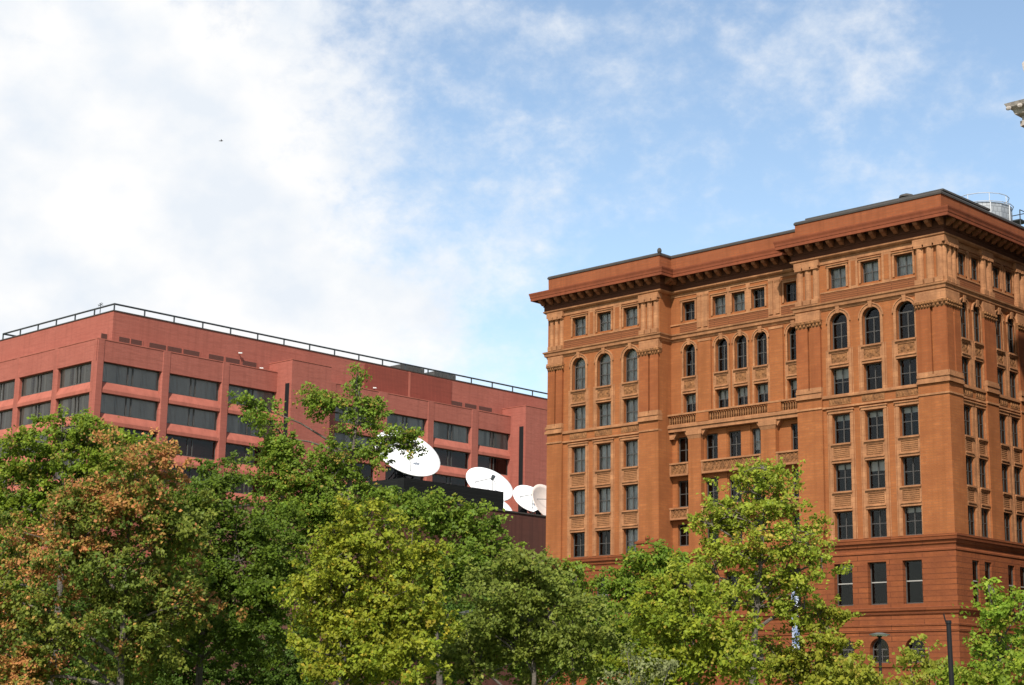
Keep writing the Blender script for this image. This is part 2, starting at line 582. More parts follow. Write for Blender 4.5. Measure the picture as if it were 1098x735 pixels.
structure('ground', MB().mat('lawn').box(-900, 900, -700, 1100, GZ - 1.5, GZ - 0.02))
structure('road', MB().mat('asphalt').box(-500, 500, -24, -9, GZ - 0.3, GZ + 0.0))
rl = MB().mat('roadpaint')
for i in range(-60, 40):
    rl.box(i * 6.0, i * 6.0 + 3.0, -16.56, -16.44, GZ + 0.001, GZ + 0.005)
structure('road_marking', rl)
structure('pavement', MB().mat('paving').box(-500, 500, -9, 60, GZ - 0.3, GZ + 0.13))
structure('mall_pavement', MB().mat('paving').box(-500, 500, -29, -24, GZ - 0.3, GZ + 0.13))
structure('path', MB().mat('paving').box(-300, 300, -96, -91, GZ - 0.3, GZ + 0.02))


# ------------------------------------------------------------------ windows (meshes are shared between copies)
CACHE = {}


def window_mesh(w, h, arch, kind):
    k = ('win', w, h, arch, kind)
    if k in CACHE:
        return CACHE[k]
    f = MB().mat('sash')
    a, t = w / 2, 0.085
    y0, y1 = 0.0, 0.10
    top = h - a if arch else h
    f.box(-a + 0.01, -a + t, y0, y1, 0.0, top)
    f.box(a - t, a - 0.01, y0, y1, 0.0, top)
    f.box(-a + t, a - t, y0, y1, 0.0, 0.10)
    if arch:
        f.strip_y(y0, y1, arch_pts(0, a - 0.01, top), arch_pts(0, a - t, top))
        f.box(-a + t, a - t, y0 + 0.01, y1 - 0.01, top - 0.05, top + 0.05)
    else:
        f.box(-a + t, a - t, y0, y1, h - t, h - 0.005)
    m = 0.075 if kind != 'tall' else 0.0
    zt = top - 0.05 if arch else h - t
    if m:
        f.box(-m / 2, m / 2, y0 + 0.015, y1, 0.10, zt)
    zr = 0.50 * (top if arch else h)
    if kind == 'tall':
        f.mat('paleSash')
        f.box(-a + t, a - t, y0 - 0.02, y1 - 0.005, zr + 0.05, zr + 0.13)
    else:
        for s in (-1, 1):
            x0, x1 = sorted((s * m / 2, s * (a - t)))
            f.box(x0, x1, y0 + 0.02, y1 - 0.01, zr - 0.03, zr + 0.03)
    CACHE[k] = f.mesh('window')
    return CACHE[k]


def pane_mesh(w, h, arch, glass='glass'):
    k = ('pane', w, h, arch, glass)
    if k in CACHE:
        return CACHE[k]
    f = MB().mat(glass)
    a = w / 2 - 0.04
    if arch:
        P = arch_pts(0, a, h - w / 2)
        f.face([(-a, 0, 0.05), (a, 0, 0.05)] + [(x, 0, z) for x, z in reversed(P)])
    else:
        f.face([(-a, 0, 0.05), (a, 0, 0.05), (a, 0, h - 0.04), (-a, 0, h - 0.04)])
    CACHE[k] = f.mesh('pane')
    return CACHE[k]


def drape_mesh(w, h, frac, kind):
    """roller blind (upper part) or a pleated curtain behind the glass"""
    k = ('drape', w, h, frac, kind)
    if k in CACHE:
        return CACHE[k]
    f = MB()
    a = w / 2 - 0.05
    if kind == 'blind':
        f.mat('blind').box(-a, a, 0, 0.02, h * (1 - frac), h - 0.05)
    else:
        f.mat('curtain')
        n = 24
        for i in range(n):
            x0, x1 = -a + 2 * a * i / n, -a + 2 * a * (i + 1) / n
            ya, yb = 0.05 * math.sin(i * 1.3), 0.05 * math.sin((i + 1) * 1.3)
            f.face([(x0, ya, h * (1 - frac) + 0.02), (x1, yb, h * (1 - frac) + 0.02), (x1, yb, h - 0.05), (x0, ya, h - 0.05)])
    CACHE[k] = f.mesh(kind)
    return CACHE[k]


def surround_mesh(w, h, arch, t):
    k = ('sur', w, h, arch, t)
    if k in CACHE:
        return CACHE[k]
    f = MB().mat('terracotta')
    a = w / 2
    if arch:
        zs = h - a
        f.box(-a - t, -a, -0.07, 0.06, 0.0, zs)
        f.box(a, a + t, -0.07, 0.06, 0.0, zs)
        f.strip_y(-0.07, 0.06, arch_pts(0, a + t, zs), arch_pts(0, a, zs))
        f.strip_y(-0.13, 0.0, arch_pts(0, a + t + 0.09, zs), arch_pts(0, a + t, zs))
        f.frustum(-0.13, 0.13, -0.16, 0.0, h + t - 0.30, h + t + 0.22, 0.05)
    else:
        f.box(-a - t, -a, -0.07, 0.06, 0.0, h)
        f.box(a, a + t, -0.07, 0.06, 0.0, h)
        f.box(-a - t, a + t, -0.09, 0.06, h, h + t)
        f.box(-a - t - 0.06, a + t + 0.06, -0.16, 0.05, h + t, h + t + 0.08)
    CACHE[k] = f.mesh('surround')
    return CACHE[k]


def spandrel_mesh(w, h, ornate=True):
    """sill, framed ornamental panel and lintel between two windows of one column; z = 0 at the lower window's head"""
    k = ('spa', w, h, ornate)
    if k in CACHE:
        return CACHE[k]
    a = w / 2 + 0.07
    f = MB().mat('terracotta')
    f.box(-a, a, -0.10, 0.30, 0.003, 0.20)
    f.box(-a, a, -0.17, 0.10, 0.20, 0.28)
    f.box(-a - 0.02, a + 0.02, -0.19, 0.33, h - 0.13, h - 0.003)
    f.box(-a, a, -0.10, 0.1, h - 0.24, h - 0.13)
    f.box(-a, -a + 0.14, -0.06, 0.1, 0.28, h - 0.24)
    f.box(a - 0.14, a, -0.06, 0.1, 0.28, h - 0.24)
    f.box(-a + 0.14, a - 0.14, -0.06, 0.1, 0.28, 0.37)
    f.box(-a + 0.14, a - 0.14, -0.06, 0.1, h - 0.32, h - 0.24)
    f.mat('ornament')
    f.box(-a + 0.14, a - 0.14, -0.012, 0.1, 0.37, h - 0.32)
    if not ornate:
        f.mat('terracotta')
        zz = 0.46
        while zz < h - 0.42:
            f.box(-a + 0.2, a - 0.2, -0.035, 0.1, zz, zz + 0.055)
            zz += 0.145
        CACHE[k] = f.mesh('spandrel_panel')
        return CACHE[k]
    n = int(w / 0.26)
    for i in range(n):
        x = -a + 0.22 + (2 * a - 0.44) * i / max(n - 1, 1)
        zc = 0.37 + (h - 0.69) * (0.5 + 0.12 * (-1) ** i)
        f.blob((x, -0.015, zc), 0.10, 0.045, min(0.15, (h - 0.7) * 0.34), 6, 4)
    CACHE[k] = f.mesh('spandrel_panel')
    return CACHE[k]


def hang_window(par, name, T, c, z0, w, h, arch=False, kind='sash', rec=0.34, y=0.0, drape=None, sur=0.0, ptint='glass'):
    """T = (function local->world, rotation): puts the sash, its pane, blind and surround in the wall"""
    fn, rz = T
    o = put(name, window_mesh(w, h, arch, kind), par, fn(c, y + rec, z0), rz)
    put('pane', pane_mesh(w, h, arch, ptint), o, fn(c, y + rec + 0.06, z0), rz)
    if drape:
        put(drape[0], drape_mesh(w, h, drape[1], drape[0]), o, fn(c, y + rec + 0.22, z0), rz)
    if sur:
        put('surround', surround_mesh(w, h, arch, sur), o, fn(c, y, z0), rz)
    return o


# ================================================================== the ornate orange brick office building
BO = thing('office_building', 'ornate ten storey orange brick office building with arched windows and deep red bracketed cornice', 'building', (-20, 10, GZ))
WEST = (lambda s, y, z: (s, y, z), 0.0)
SOUTH = (lambda s, y, z: (-y, s, z), PI / 2)
DEPTH_END = 34.0
UL, UR = -40.2, 0.0               # outer corners of the front
PL, PR = -27.2, -13.15            # inner edges of the two pavilions
RV = 1.55                         # how far the middle of the front stands back
ZB, ZT = 12.85, 35.1
OUT = [(UL, DEPTH_END), (UL, 0), (PL, 0), (PL, RV), (PR, RV), (PR, 0), (UR, 0), (UR, DEPTH_END)]

LC = [-36.39, -33.45, -30.41]
RC = [-9.28, -6.34, -3.36]
WW = 1.6
ROWS = [('r0', 32.59, 34.29), ('r2', 24.01, 26.22), ('r3', 20.28, 22.57), ('r4', 16.57, 18.76), ('r5', 12.90, 15.05)]
ARCH = (27.66, 30.62)


def ops_of(cs, w, rows, arch=None):
    o = [(c - w / 2, c + w / 2, a, b, False) for c in cs for _, a, b in rows]
    if arch:
        o += [(c - w / 2, c + w / 2, arch[0], arch[1], True) for c in cs]
    return o


def wallpart(name, m, T, *args, **kw):
    mb = MB().mat(m)
    wall(mb, *args, **kw)
    return mb.build(name, BO, T[0](0, 0, 0), T[1])


wallpart('brick_wall', 'brick', WEST, UL, PL, ZB, ZT, ops_of(LC, WW, ROWS, ARCH))
wallpart('brick_wall', 'brick', WEST, PR, UR, ZB, ZT, ops_of(RC, WW, ROWS, ARCH))
# the recessed middle
MC = [-21.8, -19.83, -17.80]
ME = [-25.2, -14.55]
MC0 = [-22.0, -20.0, -18.0]
ME0 = [-25.25, -14.75]
WM = 1.26
mrows_hi = [('m2', 24.62, 26.25)]
ops = ops_of(MC + ME, WM, mrows_hi, (27.72, 30.60)) + ops_of(MC0 + ME0, 1.36, [('m0', 32.62, 34.26)])
wallpart('brick_wall', 'brick', WEST, PL, PR, 23.0, ZT, ops, y=RV)
EC = [-25.93, -14.38]
TC = [-23.05, -20.67, -18.30]
LOW = [('m3', 20.45, 22.62), ('m4', 16.70, 18.93), ('m5', 13.45, 15.26)]
ops = ops_of(EC, 1.42, LOW) + ops_of(TC, 1.28, LOW)
wallpart('brick_wall', 'brick', WEST, PL, PR, ZB, 23.0, ops, y=RV + 0.12, depth=0.3)
for x in (PL, PR):
    ret = MB().mat('brick')
    ret.face([(x, 0, ZB), (x, RV + 0.4, ZB), (x, RV + 0.4, ZT), (x, 0, ZT)])
    ret.build('return_wall', BO)
# the side street front
SW = 1.12
SCS = [2.68, 4.64, 8.01, 9.98, 13.35, 15.32]
ops = ops_of(SCS, SW, ROWS, ARCH)
wallpart('side_wall', 'brick', SOUTH, 0.0, DEPTH_END, ZB, ZT, ops)
MB().mat('brick').box(UL, UR, DEPTH_END - 0.5, DEPTH_END, GZ, ZT).build('rear_wall', BO)
nw = MB().mat('brick')
nw.face([(UL, 0, GZ), (UL, DEPTH_END, GZ), (UL, DEPTH_END, ZT), (UL, 0, ZT)])
nw.build('side_wall', BO)
MB().mat('interior').box(UL + 3, UR - 3, RV + 3.2, DEPTH_END - 1, GZ, 35.0).build('interior_core', BO)
fl = MB().mat('interior')
for z in (8.0 - 0.6, 12.3, 15.9, 19.6, 23.3, 27.0, 31.6):
    fl.box(UL + 0.6, UR - 0.6, RV + 0.75, DEPTH_END - 0.6, z, z + 0.3)
fl.build('floor_slab', BO)

# windows
rnd = random.Random(5)


def west_windows(cs, left):
    for c in cs:
        for nm, a, b in ROWS:
            d = None
            if left:
                d = ('curtain', rnd.choice([1.0, 1.0, 0.97])) if nm != 'r5' else (('curtain', 1.0) if rnd.random() < 0.35 else None)
            else:
                q = rnd.random()
                if nm == 'r0':
                    d = ('curtain', 1.0)
                elif q < 0.40:
                    d = ('blind', rnd.choice([0.2, 0.28, 0.36]))
            hang_window(BO, 'attic_window' if nm == 'r0' else 'sash_window', WEST, c, a, WW, b - a, drape=d, sur=0.16 if nm == 'r0' else 0.0)
        hang_window(BO, 'arched_window', WEST, c, ARCH[0], WW, ARCH[1] - ARCH[0], arch=True, drape=('curtain', 1.0) if left else None, sur=0.22)
        for z, h in ((26.22, 27.66 - 26.22), (18.76, 20.28 - 18.76), (15.05, 16.57 - 15.05)):
            put('spandrel_panel', spandrel_mesh(WW, round(h, 2), z > 26), BO, (c, 0, z))


west_windows(LC, True)
west_windows(RC, False)
for c in MC + ME:
    hang_window(BO, 'arched_window', WEST, c, 27.72, WM, 2.88, arch=True, y=RV, sur=0.16)
    hang_window(BO, 'sash_window', WEST, c, 24.62, WM, 1.63, y=RV, drape=('blind', 0.45), sur=0.0)
    put('spandrel_panel', spandrel_mesh(WM, 1.47), BO, (c, RV, 26.25))
for c in MC0 + ME0:
    hang_window(BO, 'attic_window', WEST, c, 32.62, 1.36, 1.64, y=RV, drape=('curtain', 1.0) if c in MC0[:2] else None, sur=0.16)
for c in EC + TC:
    for nm, a, b in LOW:
        hang_window(BO, 'sash_window', WEST, c, a, 1.42 if c in EC else 1.28, round(b - a, 2), y=RV + 0.12, rec=0.22,
                    drape=('curtain', 0.8) if (c == TC[2] and nm == 'm3') else None)
for c in SCS:
    for nm, a, b in ROWS:
        hang_window(BO, 'attic_window' if nm == 'r0' else 'sash_window', SOUTH, c, a, SW, round(b - a, 2), rec=0.12, sur=0.12 if nm == 'r0' else 0.0)
    hang_window(BO, 'arched_window', SOUTH, c, ARCH[0], SW, round(ARCH[1] - ARCH[0], 2), arch=True, rec=0.12, sur=0.13)
    for z, h in ((26.22, 27.66 - 26.22), (18.76, 20.28 - 18.76), (15.05, 16.57 - 15.05)):
        put('spandrel_panel', spandrel_mesh(SW, round(h, 2), z > 26), BO, SOUTH[0](c, 0, z), PI / 2)


# trim between and beside the window columns
def bay_trim(T, cs, w, y, lo, hi, strips=True):
    """pale strips up both sides of each column of windows, string courses and the carved band; lo, hi = ends of the bay"""
    mb = MB().mat('terracotta')
    for c in cs:
        for s in (-1, 1):
            for (a, b) in ((12.9, 22.62), (24.12, 27.70)):
                x0, x1 = sorted((c + s * (w / 2 + 0.075), c + s * (w / 2 + 0.30)))
                mb.box(x0, x1, y - 0.055, y + 0.2, a, b)
                x0, x1 = sorted((c + s * (w / 2 + 0.36), c + s * (w / 2 + 0.43)))
                mb.box(x0, x1, y - 0.03, y + 0.2, a, b)
            x0, x1 = sorted((c + s * (w / 2 + 0.003), c + s * (w / 2 + 0.072)))
            for (a, b) in ((12.9, 15.05), (16.57, 18.76), (20.28, 22.57), (24.12, 26.22)):
                mb.box(x0, x1, y - 0.02, y + 0.12, a, b)
        mb.box(c - w / 2 - 0.32, c + w / 2 + 0.32, y - 0.09, y + 0.2, 22.62, 22.84)
        mb.box(c - w / 2 - 0.40, c + w / 2 + 0.40, y - 0.16, y + 0.2, 22.84, 22.93)
    mb.box(lo, hi, y - 0.14, y + 0.2, 23.06, 23.20)
    mb.box(lo, hi, y - 0.18, y + 0.2, 23.86, 24.0)
    mb.box(lo, hi, y - 0.12, y + 0.2, 24.0, 24.11)
    mb.mat('brick')
    mb.box(lo, hi, y - 0.06, y + 0.2, 23.20, 23.86)
    mb.mat('ornament')
    for c in cs:
        mb.box(c - w / 2 - 0.2, c + w / 2 + 0.2, y - 0.085, y + 0.1, 23.28, 23.80)
        n = int(w / 0.2)
        for i in range(n):
            mb.blob((c - w / 2 - 0.08 + (w + 0.16) * i / (n - 1), y - 0.08, 23.54), 0.09, 0.05, 0.17, 6, 4)
    mb.build('stone_trim', BO, T[0](0, 0, 0), T[1])
    mb = MB().mat('darkband')
    mb.box(lo, hi, y - 0.05, y + 0.1, 31.60, 32.28)
    mb.mat('terracotta')
    mb.box(lo, hi, y - 0.09, y + 0.1, 32.28, 32.40)
    mb.box(lo, hi, y - 0.06, y + 0.1, 34.66, 34.80)
    for i in range(len(cs) - 1):
        a, b = cs[i] + w / 2 + 0.28, cs[i + 1] - w / 2 - 0.28
        if b - a > 0.2:
            mb.box(a, b, y - 0.05, y + 0.1, 32.40, 34.66)
            mb.mat('brick')
            mb.box(a + 0.2, b - 0.2, y - 0.065, y + 0.1, 32.55, 34.5) if b - a > 0.55 else None
            mb.mat('terracotta')
    mb.box(lo, hi, y - 0.05, y + 0.1, 34.80, 35.08)
    mb.build('attic_trim', BO, T[0](0, 0, 0), T[1])


bay_trim(WEST, LC, WW, 0.0, -38.2, -29.35)
bay_trim(WEST, RC, WW, 0.0, -10.85, -2.37)
bay_trim(SOUTH, SCS[0:2], SW, 0.0, 1.79, 5.33)
bay_trim(SOUTH, SCS[2:4], SW, 0.0, 7.15, 10.67)
bay_trim(SOUTH, SCS[4:6], SW, 0.0, 12.49, 16.0)

# middle bay: trim, brick pilasters, attic panels
mt = MB().mat('terracotta')
y = RV
for c in MC + ME:
    for s in (-1, 1):
        x0, x1 = sorted((c + s * (WM / 2 + 0.075), c + s * (WM / 2 + 0.26)))
        mt.box(x0, x1, y - 0.055, y + 0.2, 24.5, 27.74)
mt.mat('darkband')
for a, b in ((-26.2, -24.3), (-23.1, -16.95), (-15.7, -13.8)):
    mt.box(a, b, y - 0.05, y + 0.1, 31.62, 32.3)
mt.mat('terracotta')
mt.box(PL, PR, y - 0.09, y + 0.1, 32.30, 32.42)
mt.box(PL, PR, y - 0.05, y + 0.1, 34.80, 35.08)
for c in (-23.72, -16.33):
    mt.box(c - 0.62, c + 0.62, y - 0.08, y + 0.1, 31.60, 34.80)
    for s in (-0.34, 0.34):
        mt.box(c + s - 0.2, c + s + 0.2, y - 0.15, y, 31.8, 34.4)
        mt.frustum(c + s - 0.2, c + s + 0.2, y - 0.15, y, 34.4, 34.6, 0.05)
for c in (-20.99, -18.99):
    mt.box(c - 0.2, c + 0.2, y - 0.09, y + 0.1, 32.42, 34.8)
mt.mat('brick')
for a, b in ((-24.15, -22.85), (-16.85, -15.55)):
    mt.box(a, b, y - 0.16, y + 0.1, 24.5, 30.55)
    mt.mat('terracotta').box(a - 0.04, b + 0.04, y - 0.20, y + 0.1, 30.55, 30.75).mat('brick')
mt.build('stone_trim', BO)

# loggia: balustrade, entablature, square piers with bracketed capitals
lg = MB().mat('terracotta')
y0 = RV - 0.42
lg.box(PL, PR, y0 - 0.12, RV + 0.4, 23.34, 23.56)
lg.box(PL, PR, y0 - 0.02, RV + 0.4, 23.02, 23.34)
lg.box(PL, PR, y0 - 0.10, y0 + 0.26, 24.40, 24.55)
lg.box(PL, PR, y0 - 0.04, y0 + 0.22, 23.56, 23.66)
lg.mat('brick')
for a, b in ((-24.2, -22.9), (-16.9, -15.6)):
    lg.box(a, b, y0 - 0.07, y0 + 0.25, 23.66, 24.40)
lg.mat('ornament')
for a, b in ((PL, -24.2), (-22.9, -16.9), (-15.6, PR)):
    n = int((b - a) / 0.24)
    for i in range(n):
        x = a + (b - a) * (i + 0.5) / n
        lg.tube((x, y0 + 0.08, 23.66), (x, y0 + 0.08, 23.96), 0.045, 0.085, 6, False)
        lg.tube((x, y0 + 0.08, 23.96), (x, y0 + 0.08, 24.40), 0.085, 0.040, 6, False)
lg.build('balustrade', BO)
pr = MB()
for a, b in ((-25.12, -23.80), (-17.70, -16.25)):
    pr.mat('brick').box(a, b, y0 + 0.05, RV + 0.4, ZB, 22.30)
    pr.mat('terracotta').frustum(a, b, y0 + 0.04, RV + 0.4, 22.30, 22.62, 0.10)
    pr.box(a - 0.14, b + 0.14, y0 - 0.08, RV + 0.4, 22.62, 23.02)
    pr.prism_y(y0 + 0.1, RV + 0.4, [(a - 0.5, 23.02), (a - 0.14, 23.02), (a - 0.14, 22.5)])
    pr.prism_y(y0 + 0.1, RV + 0.4, [(b + 0.14, 22.5), (b + 0.14, 23.02), (b + 0.5, 23.02)])
pr.mat('brick')
for a, b in ((-22.28, -21.42), (-19.98, -19.02)):
    pr.box(a, b, RV + 0.05, RV + 0.4, ZB, 22.95)
pr.mat('terracotta')
for a, s in ((PL, 1), (PR, -1)):
    x = sorted((a, a + s * 0.5))
    pr.box(x[0], x[1], y0 + 0.15, RV + 0.4, 22.45, 22.9)
    pr.prism_y(y0 + 0.15, RV + 0.4, [(a + s * 0.5, 22.5), (a + s * 0.5, 23.02), (a + s * 0.85, 23.02)])
pr.build('loggia_pier', BO)


def balcony(a, b, z0, z1):
    f = MB().mat('terracotta')
    f.box(a, b, y0 + 0.0, RV + 0.35, z1 - 0.14, z1)
    f.box(a + 0.05, b - 0.05, y0 + 0.02, RV + 0.35, z0, z0 + 0.16)
    f.box(a + 0.02, a + 0.16, y0 + 0.04, RV + 0.35, z0 + 0.16, z1 - 0.14)
    f.box(b - 0.16, b - 0.02, y0 + 0.04, RV + 0.35, z0 + 0.16, z1 - 0.14)
    f.mat('ornament')
    f.box(a + 0.16, b - 0.16, y0 + 0.12, RV + 0.35, z0 + 0.16, z1 - 0.14)
    n = max(2, int((b - a) / 0.42))
    for i in range(n):
        x0 = a + 0.2 + (b - a - 0.4) * i / n
        x1 = a + 0.2 + (b - a - 0.4) * (i + 1) / n
        f.tube((x0, y0 + 0.10, z0 + 0.18), (x1, y0 + 0.10, z1 - 0.16), 0.04, n=5)
        f.tube((x1, y0 + 0.10, z0 + 0.18), (x0, y0 + 0.10, z1 - 0.16), 0.04, n=5)
    f.build('balcony', BO)


for (z0, z1) in ((19.28, 20.40), (15.60, 16.62)):
    balcony(-27.15, -25.14, z0, z1)
    balcony(-23.78, -17.72, z0, z1)
    balcony(-16.23, -13.2, z0, z1)

# pavilion piers
PIERS_W = [(-40.0, -38.22), (-29.33, PL + 0.006), (PR - 0.006, -10.87), (-2.37, 0.19)]
PIERS_S = [(0.0, 1.79), (5.35, 7.15), (10.69, 12.49), (16.02, 17.8)]
OD = 0.2


def pier(T, a, b, side=False, corner=False, wa=0.0, wb=0.0):
    """wa, wb = 1 where the mouldings turn round the outer corner of the building at that end"""
    def trim(mb, g, p, z0, z1):
        mb.box(a - g - wa * p, b + g + wb * p, -OD - p, 0.3, z0, z1)
    lo = MB().mat('brick')
    lo.box(a, b, -OD, 0.3, ZB, 23.10)
    lo.mat('terracotta')
    trim(lo, 0.0, 0.07, 23.10, 23.24)
    lo.mat('brick').box(a, b, -OD - 0.01, 0.3, 23.24, 23.98)
    lo.mat('terracotta')
    trim(lo, 0.03, 0.16, 23.98, 24.20)
    trim(lo, 0.02, 0.08, 24.20, 24.42)
    trim(lo, 0.03, 0.14, 24.42, 24.62)
    w = b - a
    n = 1 if (side and w < 1.9 and not corner) else 2
    segs = [(a + 0.05, b - 0.05)] if n == 1 else [(a + 0.02, a + w * 0.48), (a + w * 0.57, b - 0.02)]
    lo.mat('redbrick').box(a + 0.02, b - 0.02, 0.12, 0.3, 24.62, 29.75)
    for s0, s1 in segs:
        lo.mat('redbrick').box(s0, s1, -OD - 0.02, 0.2, 24.85, 29.70)
        lo.mat('terracotta').box(s0 - 0.04, s1 + 0.04, -OD - 0.09, 0.2, 24.62, 24.85)
    p = lo.build('brick_pier', BO, T[0](0, 0, 0), T[1])
    cp = MB()
    for s0, s1 in segs:
        cp.mat('ornament').frustum(s0, s1, -OD - 0.03, 0.2, 29.70, 30.22, 0.12)
        m = 4 if s1 - s0 < 1.2 else 6
        for i in range(m):
            x = s0 + (s1 - s0) * i / (m - 1)
            cp.blob((x, -OD - 0.13, 30.08), 0.14, 0.11, 0.13, 6, 5)
            cp.blob((x + 0.1, -OD - 0.08, 29.86), 0.11, 0.09, 0.12, 6, 5)
    cp.mat('terracotta')
    trim(cp, 0.03, 0.10, 30.22, 30.40)
    trim(cp, 0.0, 0.03, 30.40, 31.0)
    put('capital', cp.mesh('capital'), p, T[0](0, 0, 0), T[1])
    at = MB().mat('terracotta')
    at.box(a + 0.06, b - 0.06, 0.08, 0.25, 31.56, 34.62)
    k = 3 if w > 1.95 else 2
    if not side:
        k = 3
    r = w / k * 0.40
    for i in range(k):
        x = a + w * (i + 0.5) / k
        at.tube((x, 0.02, 31.95), (x, 0.02, 34.40), r * 0.98, r * 0.92, 12, False)
        at.box(x - r * 1.02, x + r * 1.02, -OD - 0.14 - 0.0, 0.1, 31.56, 31.95)
        at.box(x - r * 1.03, x + r * 1.03, -OD - 0.15, 0.1, 34.40, 34.62)
    trim(at, 0.02, 0.12, 34.62, 35.08)
    put('attic_column', at.mesh('attic_column'), p, T[0](0, 0, 0), T[1])


for i, (a, b) in enumerate(PIERS_W):
    pier(WEST, a, b, corner=True, wa=float(i == 0), wb=float(i == 3))
# the corner pier turns the corner; its return face, then the side piers
pier((lambda s, y, z: (-y, s, z), PI / 2), -0.195, 1.79, side=True, corner=True)
for a, b in PIERS_S[1:]:
    pier(SOUTH, a, b, side=True)

# entablature ledge above the arches and the pale moulding under the frieze run round the whole outline
led = MB().mat('terracotta')
sweep(led, OUT, [(0.0, 30.86), (0.06, 30.9), (0.10, 31.04), (0.22, 31.10), (0.26, 31.34), (0.34, 31.40), (0.36, 31.52), (0.0, 31.60)])
led.build('ledge', BO)
mo = MB().mat('terracotta')
sweep(mo, OUT, [(0.0, 35.06), (0.20, 35.08), (0.34, 35.20), (0.36, 35.30), (0.0, 35.32)])
mo.build('moulding', BO)
fz = MB().mat('frieze')  # band and soffit behind the brackets, overhang shade put into their colour
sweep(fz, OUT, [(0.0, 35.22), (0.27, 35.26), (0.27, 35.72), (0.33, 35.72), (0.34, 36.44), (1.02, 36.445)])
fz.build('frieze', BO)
co = MB().mat('cornice')
sweep(co, OUT, [(0.0, 36.46), (1.025, 36.46), (1.025, 36.28), (1.16, 36.28), (1.17, 36.50), (1.20, 36.54),
                (1.22, 36.70), (1.28, 36.88), (1.29, 36.98), (0.0, 37.22)])
co.build('cornice', BO)
pa = MB().mat('parapet')
sweep(pa, OUT, [(0.0, 37.1), (0.02, 38.40), (-0.45, 38.40)])
par = pa.build('parapet', BO)
cpg = MB().mat('coping')
sweep(cpg, OUT, [(-0.5, 38.38), (0.09, 38.385), (0.10, 38.52), (0.02, 38.64), (-0.5, 38.62), (-0.5, 38.38)])
cpg.blob((PL, 0.0, 38.78), 0.2, 0.2, 0.28)
cpg.build('coping', par)
MB().mat('roofdeck').box(UL + 0.3, UR - 0.3, RV + 0.3, DEPTH_END - 0.1, 36.9, 37.3).build('roof', BO)
ph = MB().mat('roofdeck')
ph.box(-13.3, -0.9, 1.9, 9.0, 37.3, 39.25)
ph.box(-13.4, -0.8, 1.8, 9.1, 39.25, 39.40)
ph.build('roof_penthouse', BO)

bk = MB().mat('bracket')
bk.prism_x(-0.17, 0.17, [(0.0, 0.50), (-0.62, 0.50), (-0.64, 0.26), (-0.52, 0.12), (-0.36, 0.08), (-0.20, -0.04), (-0.10, -0.10), (0.0, -0.10)])
bkm = bk.mesh('cornice_bracket')


def brackets(p, q, nrm_rot, inset0=0.3, inset1=0.3):
    p, q = Vector(p), Vector(q)
    L = (q - p).length
    n = max(1, round((L - inset0 - inset1) / 0.98))
    for i in range(n + 1):
        t = (inset0 + (L - inset0 - inset1) * i / n) / L
        w = p.lerp(q, t)
        put('cornice_bracket', bkm, BO, (w.x, w.y, 35.93), nrm_rot)


brackets((UL, -0.38, 0), (PL, -0.38, 0), 0.0, -0.2, -0.2)
brackets((PL + 0.4, RV - 0.38, 0), (PR - 0.4, RV - 0.38, 0), 0.0, 0.4, 0.4)
brackets((PR, -0.38, 0), (UR, -0.38, 0), 0.0, -0.2, -0.2)
brackets((UR + 0.38, 0, 0), (UR + 0.38, 18.0, 0), PI / 2, 0.1, 0.3)
brackets((PL + 0.38, 0.3, 0), (PL + 0.38, 1.0, 0), PI / 2, 0.1, 0.1)

# brownstone base, two tall storeys
BY = 0.25
BASE_OUT = [(UL - BY, DEPTH_END), (UL - BY, -BY), (PL, -BY), (PL, RV - 0.55), (PR, RV - 0.55), (PR, -BY), (UR + BY, -BY), (UR + BY, DEPTH_END)]
R6 = [('r6', 7.91, 11.06)]
R7 = (3.68, 5.48)


def base_wall(T, s0, s1, cs, w, y, w7=None):
    mb = MB().mat('brownstone')
    wall(mb, s0, s1, GZ, ZB, ops_of(cs, w, R6, R7), y=y, depth=0.45)
    mb.build('base_wall', BO, T[0](0, 0, 0), T[1])
    for c in cs:
        hang_window(BO, 'tall_window', T, c, R6[0][1], w, 3.15, kind='tall', rec=0.40 if T is WEST else 0.16, y=y, drape=('blind', rnd.choice([0.12, 0.2])) if rnd.random() < 0.3 else None)
        hang_window(BO, 'arched_window', T, c, R7[0], w, 1.8, arch=True, rec=0.40, y=y)


base_wall(WEST, UL - BY, PL, LC, 1.62, -BY)
base_wall(WEST, PR, UR + BY, RC, 1.62, -BY)
base_wall(WEST, PL, PR, [-25.93, -23.05, -20.67, -18.30, -14.38], 1.42, RV - 0.55)
base_wall((lambda s, y, z: (-y, s, z), PI / 2), -BY, DEPTH_END, [2.52, 4.33, 7.82, 9.66, 13.2, 15.0], 1.0, -BY)
bs = MB().mat('brownstone')
sweep(bs, BASE_OUT, [(0.0, 11.62), (0.06, 11.66), (0.06, 11.78), (0.0, 11.84)])
sweep(bs, BASE_OUT, [(0.0, 12.10), (0.10, 12.16), (0.14, 12.36), (0.26, 12.42), (0.30, 12.62), (0.34, 12.66), (0.34, 12.80), (-0.6, 12.88)])
sweep(bs, BASE_OUT, [(0.0, 7.10), (0.10, 7.16), (0.14, 7.36), (0.24, 7.42), (0.26, 7.60), (0.0, 7.68)])
sweep(bs, BASE_OUT, [(0.0, 6.28), (0.06, 6.32), (0.06, 6.42), (0.0, 6.46)])
sweep(bs, BASE_OUT, [(0.0, 5.86), (0.07, 5.90), (0.08, 6.04), (0.0, 6.08)])
sweep(bs, BASE_OUT, [(0.0, 3.34), (0.10, 3.38), (0.12, 3.58), (0.0, 3.64)])
sweep(bs, BASE_OUT, [(0.0, GZ), (0.35, GZ), (0.35, 0.6), (0.2, 0.7), (0.0, 0.74)])
bs.build('stone_band', BO)
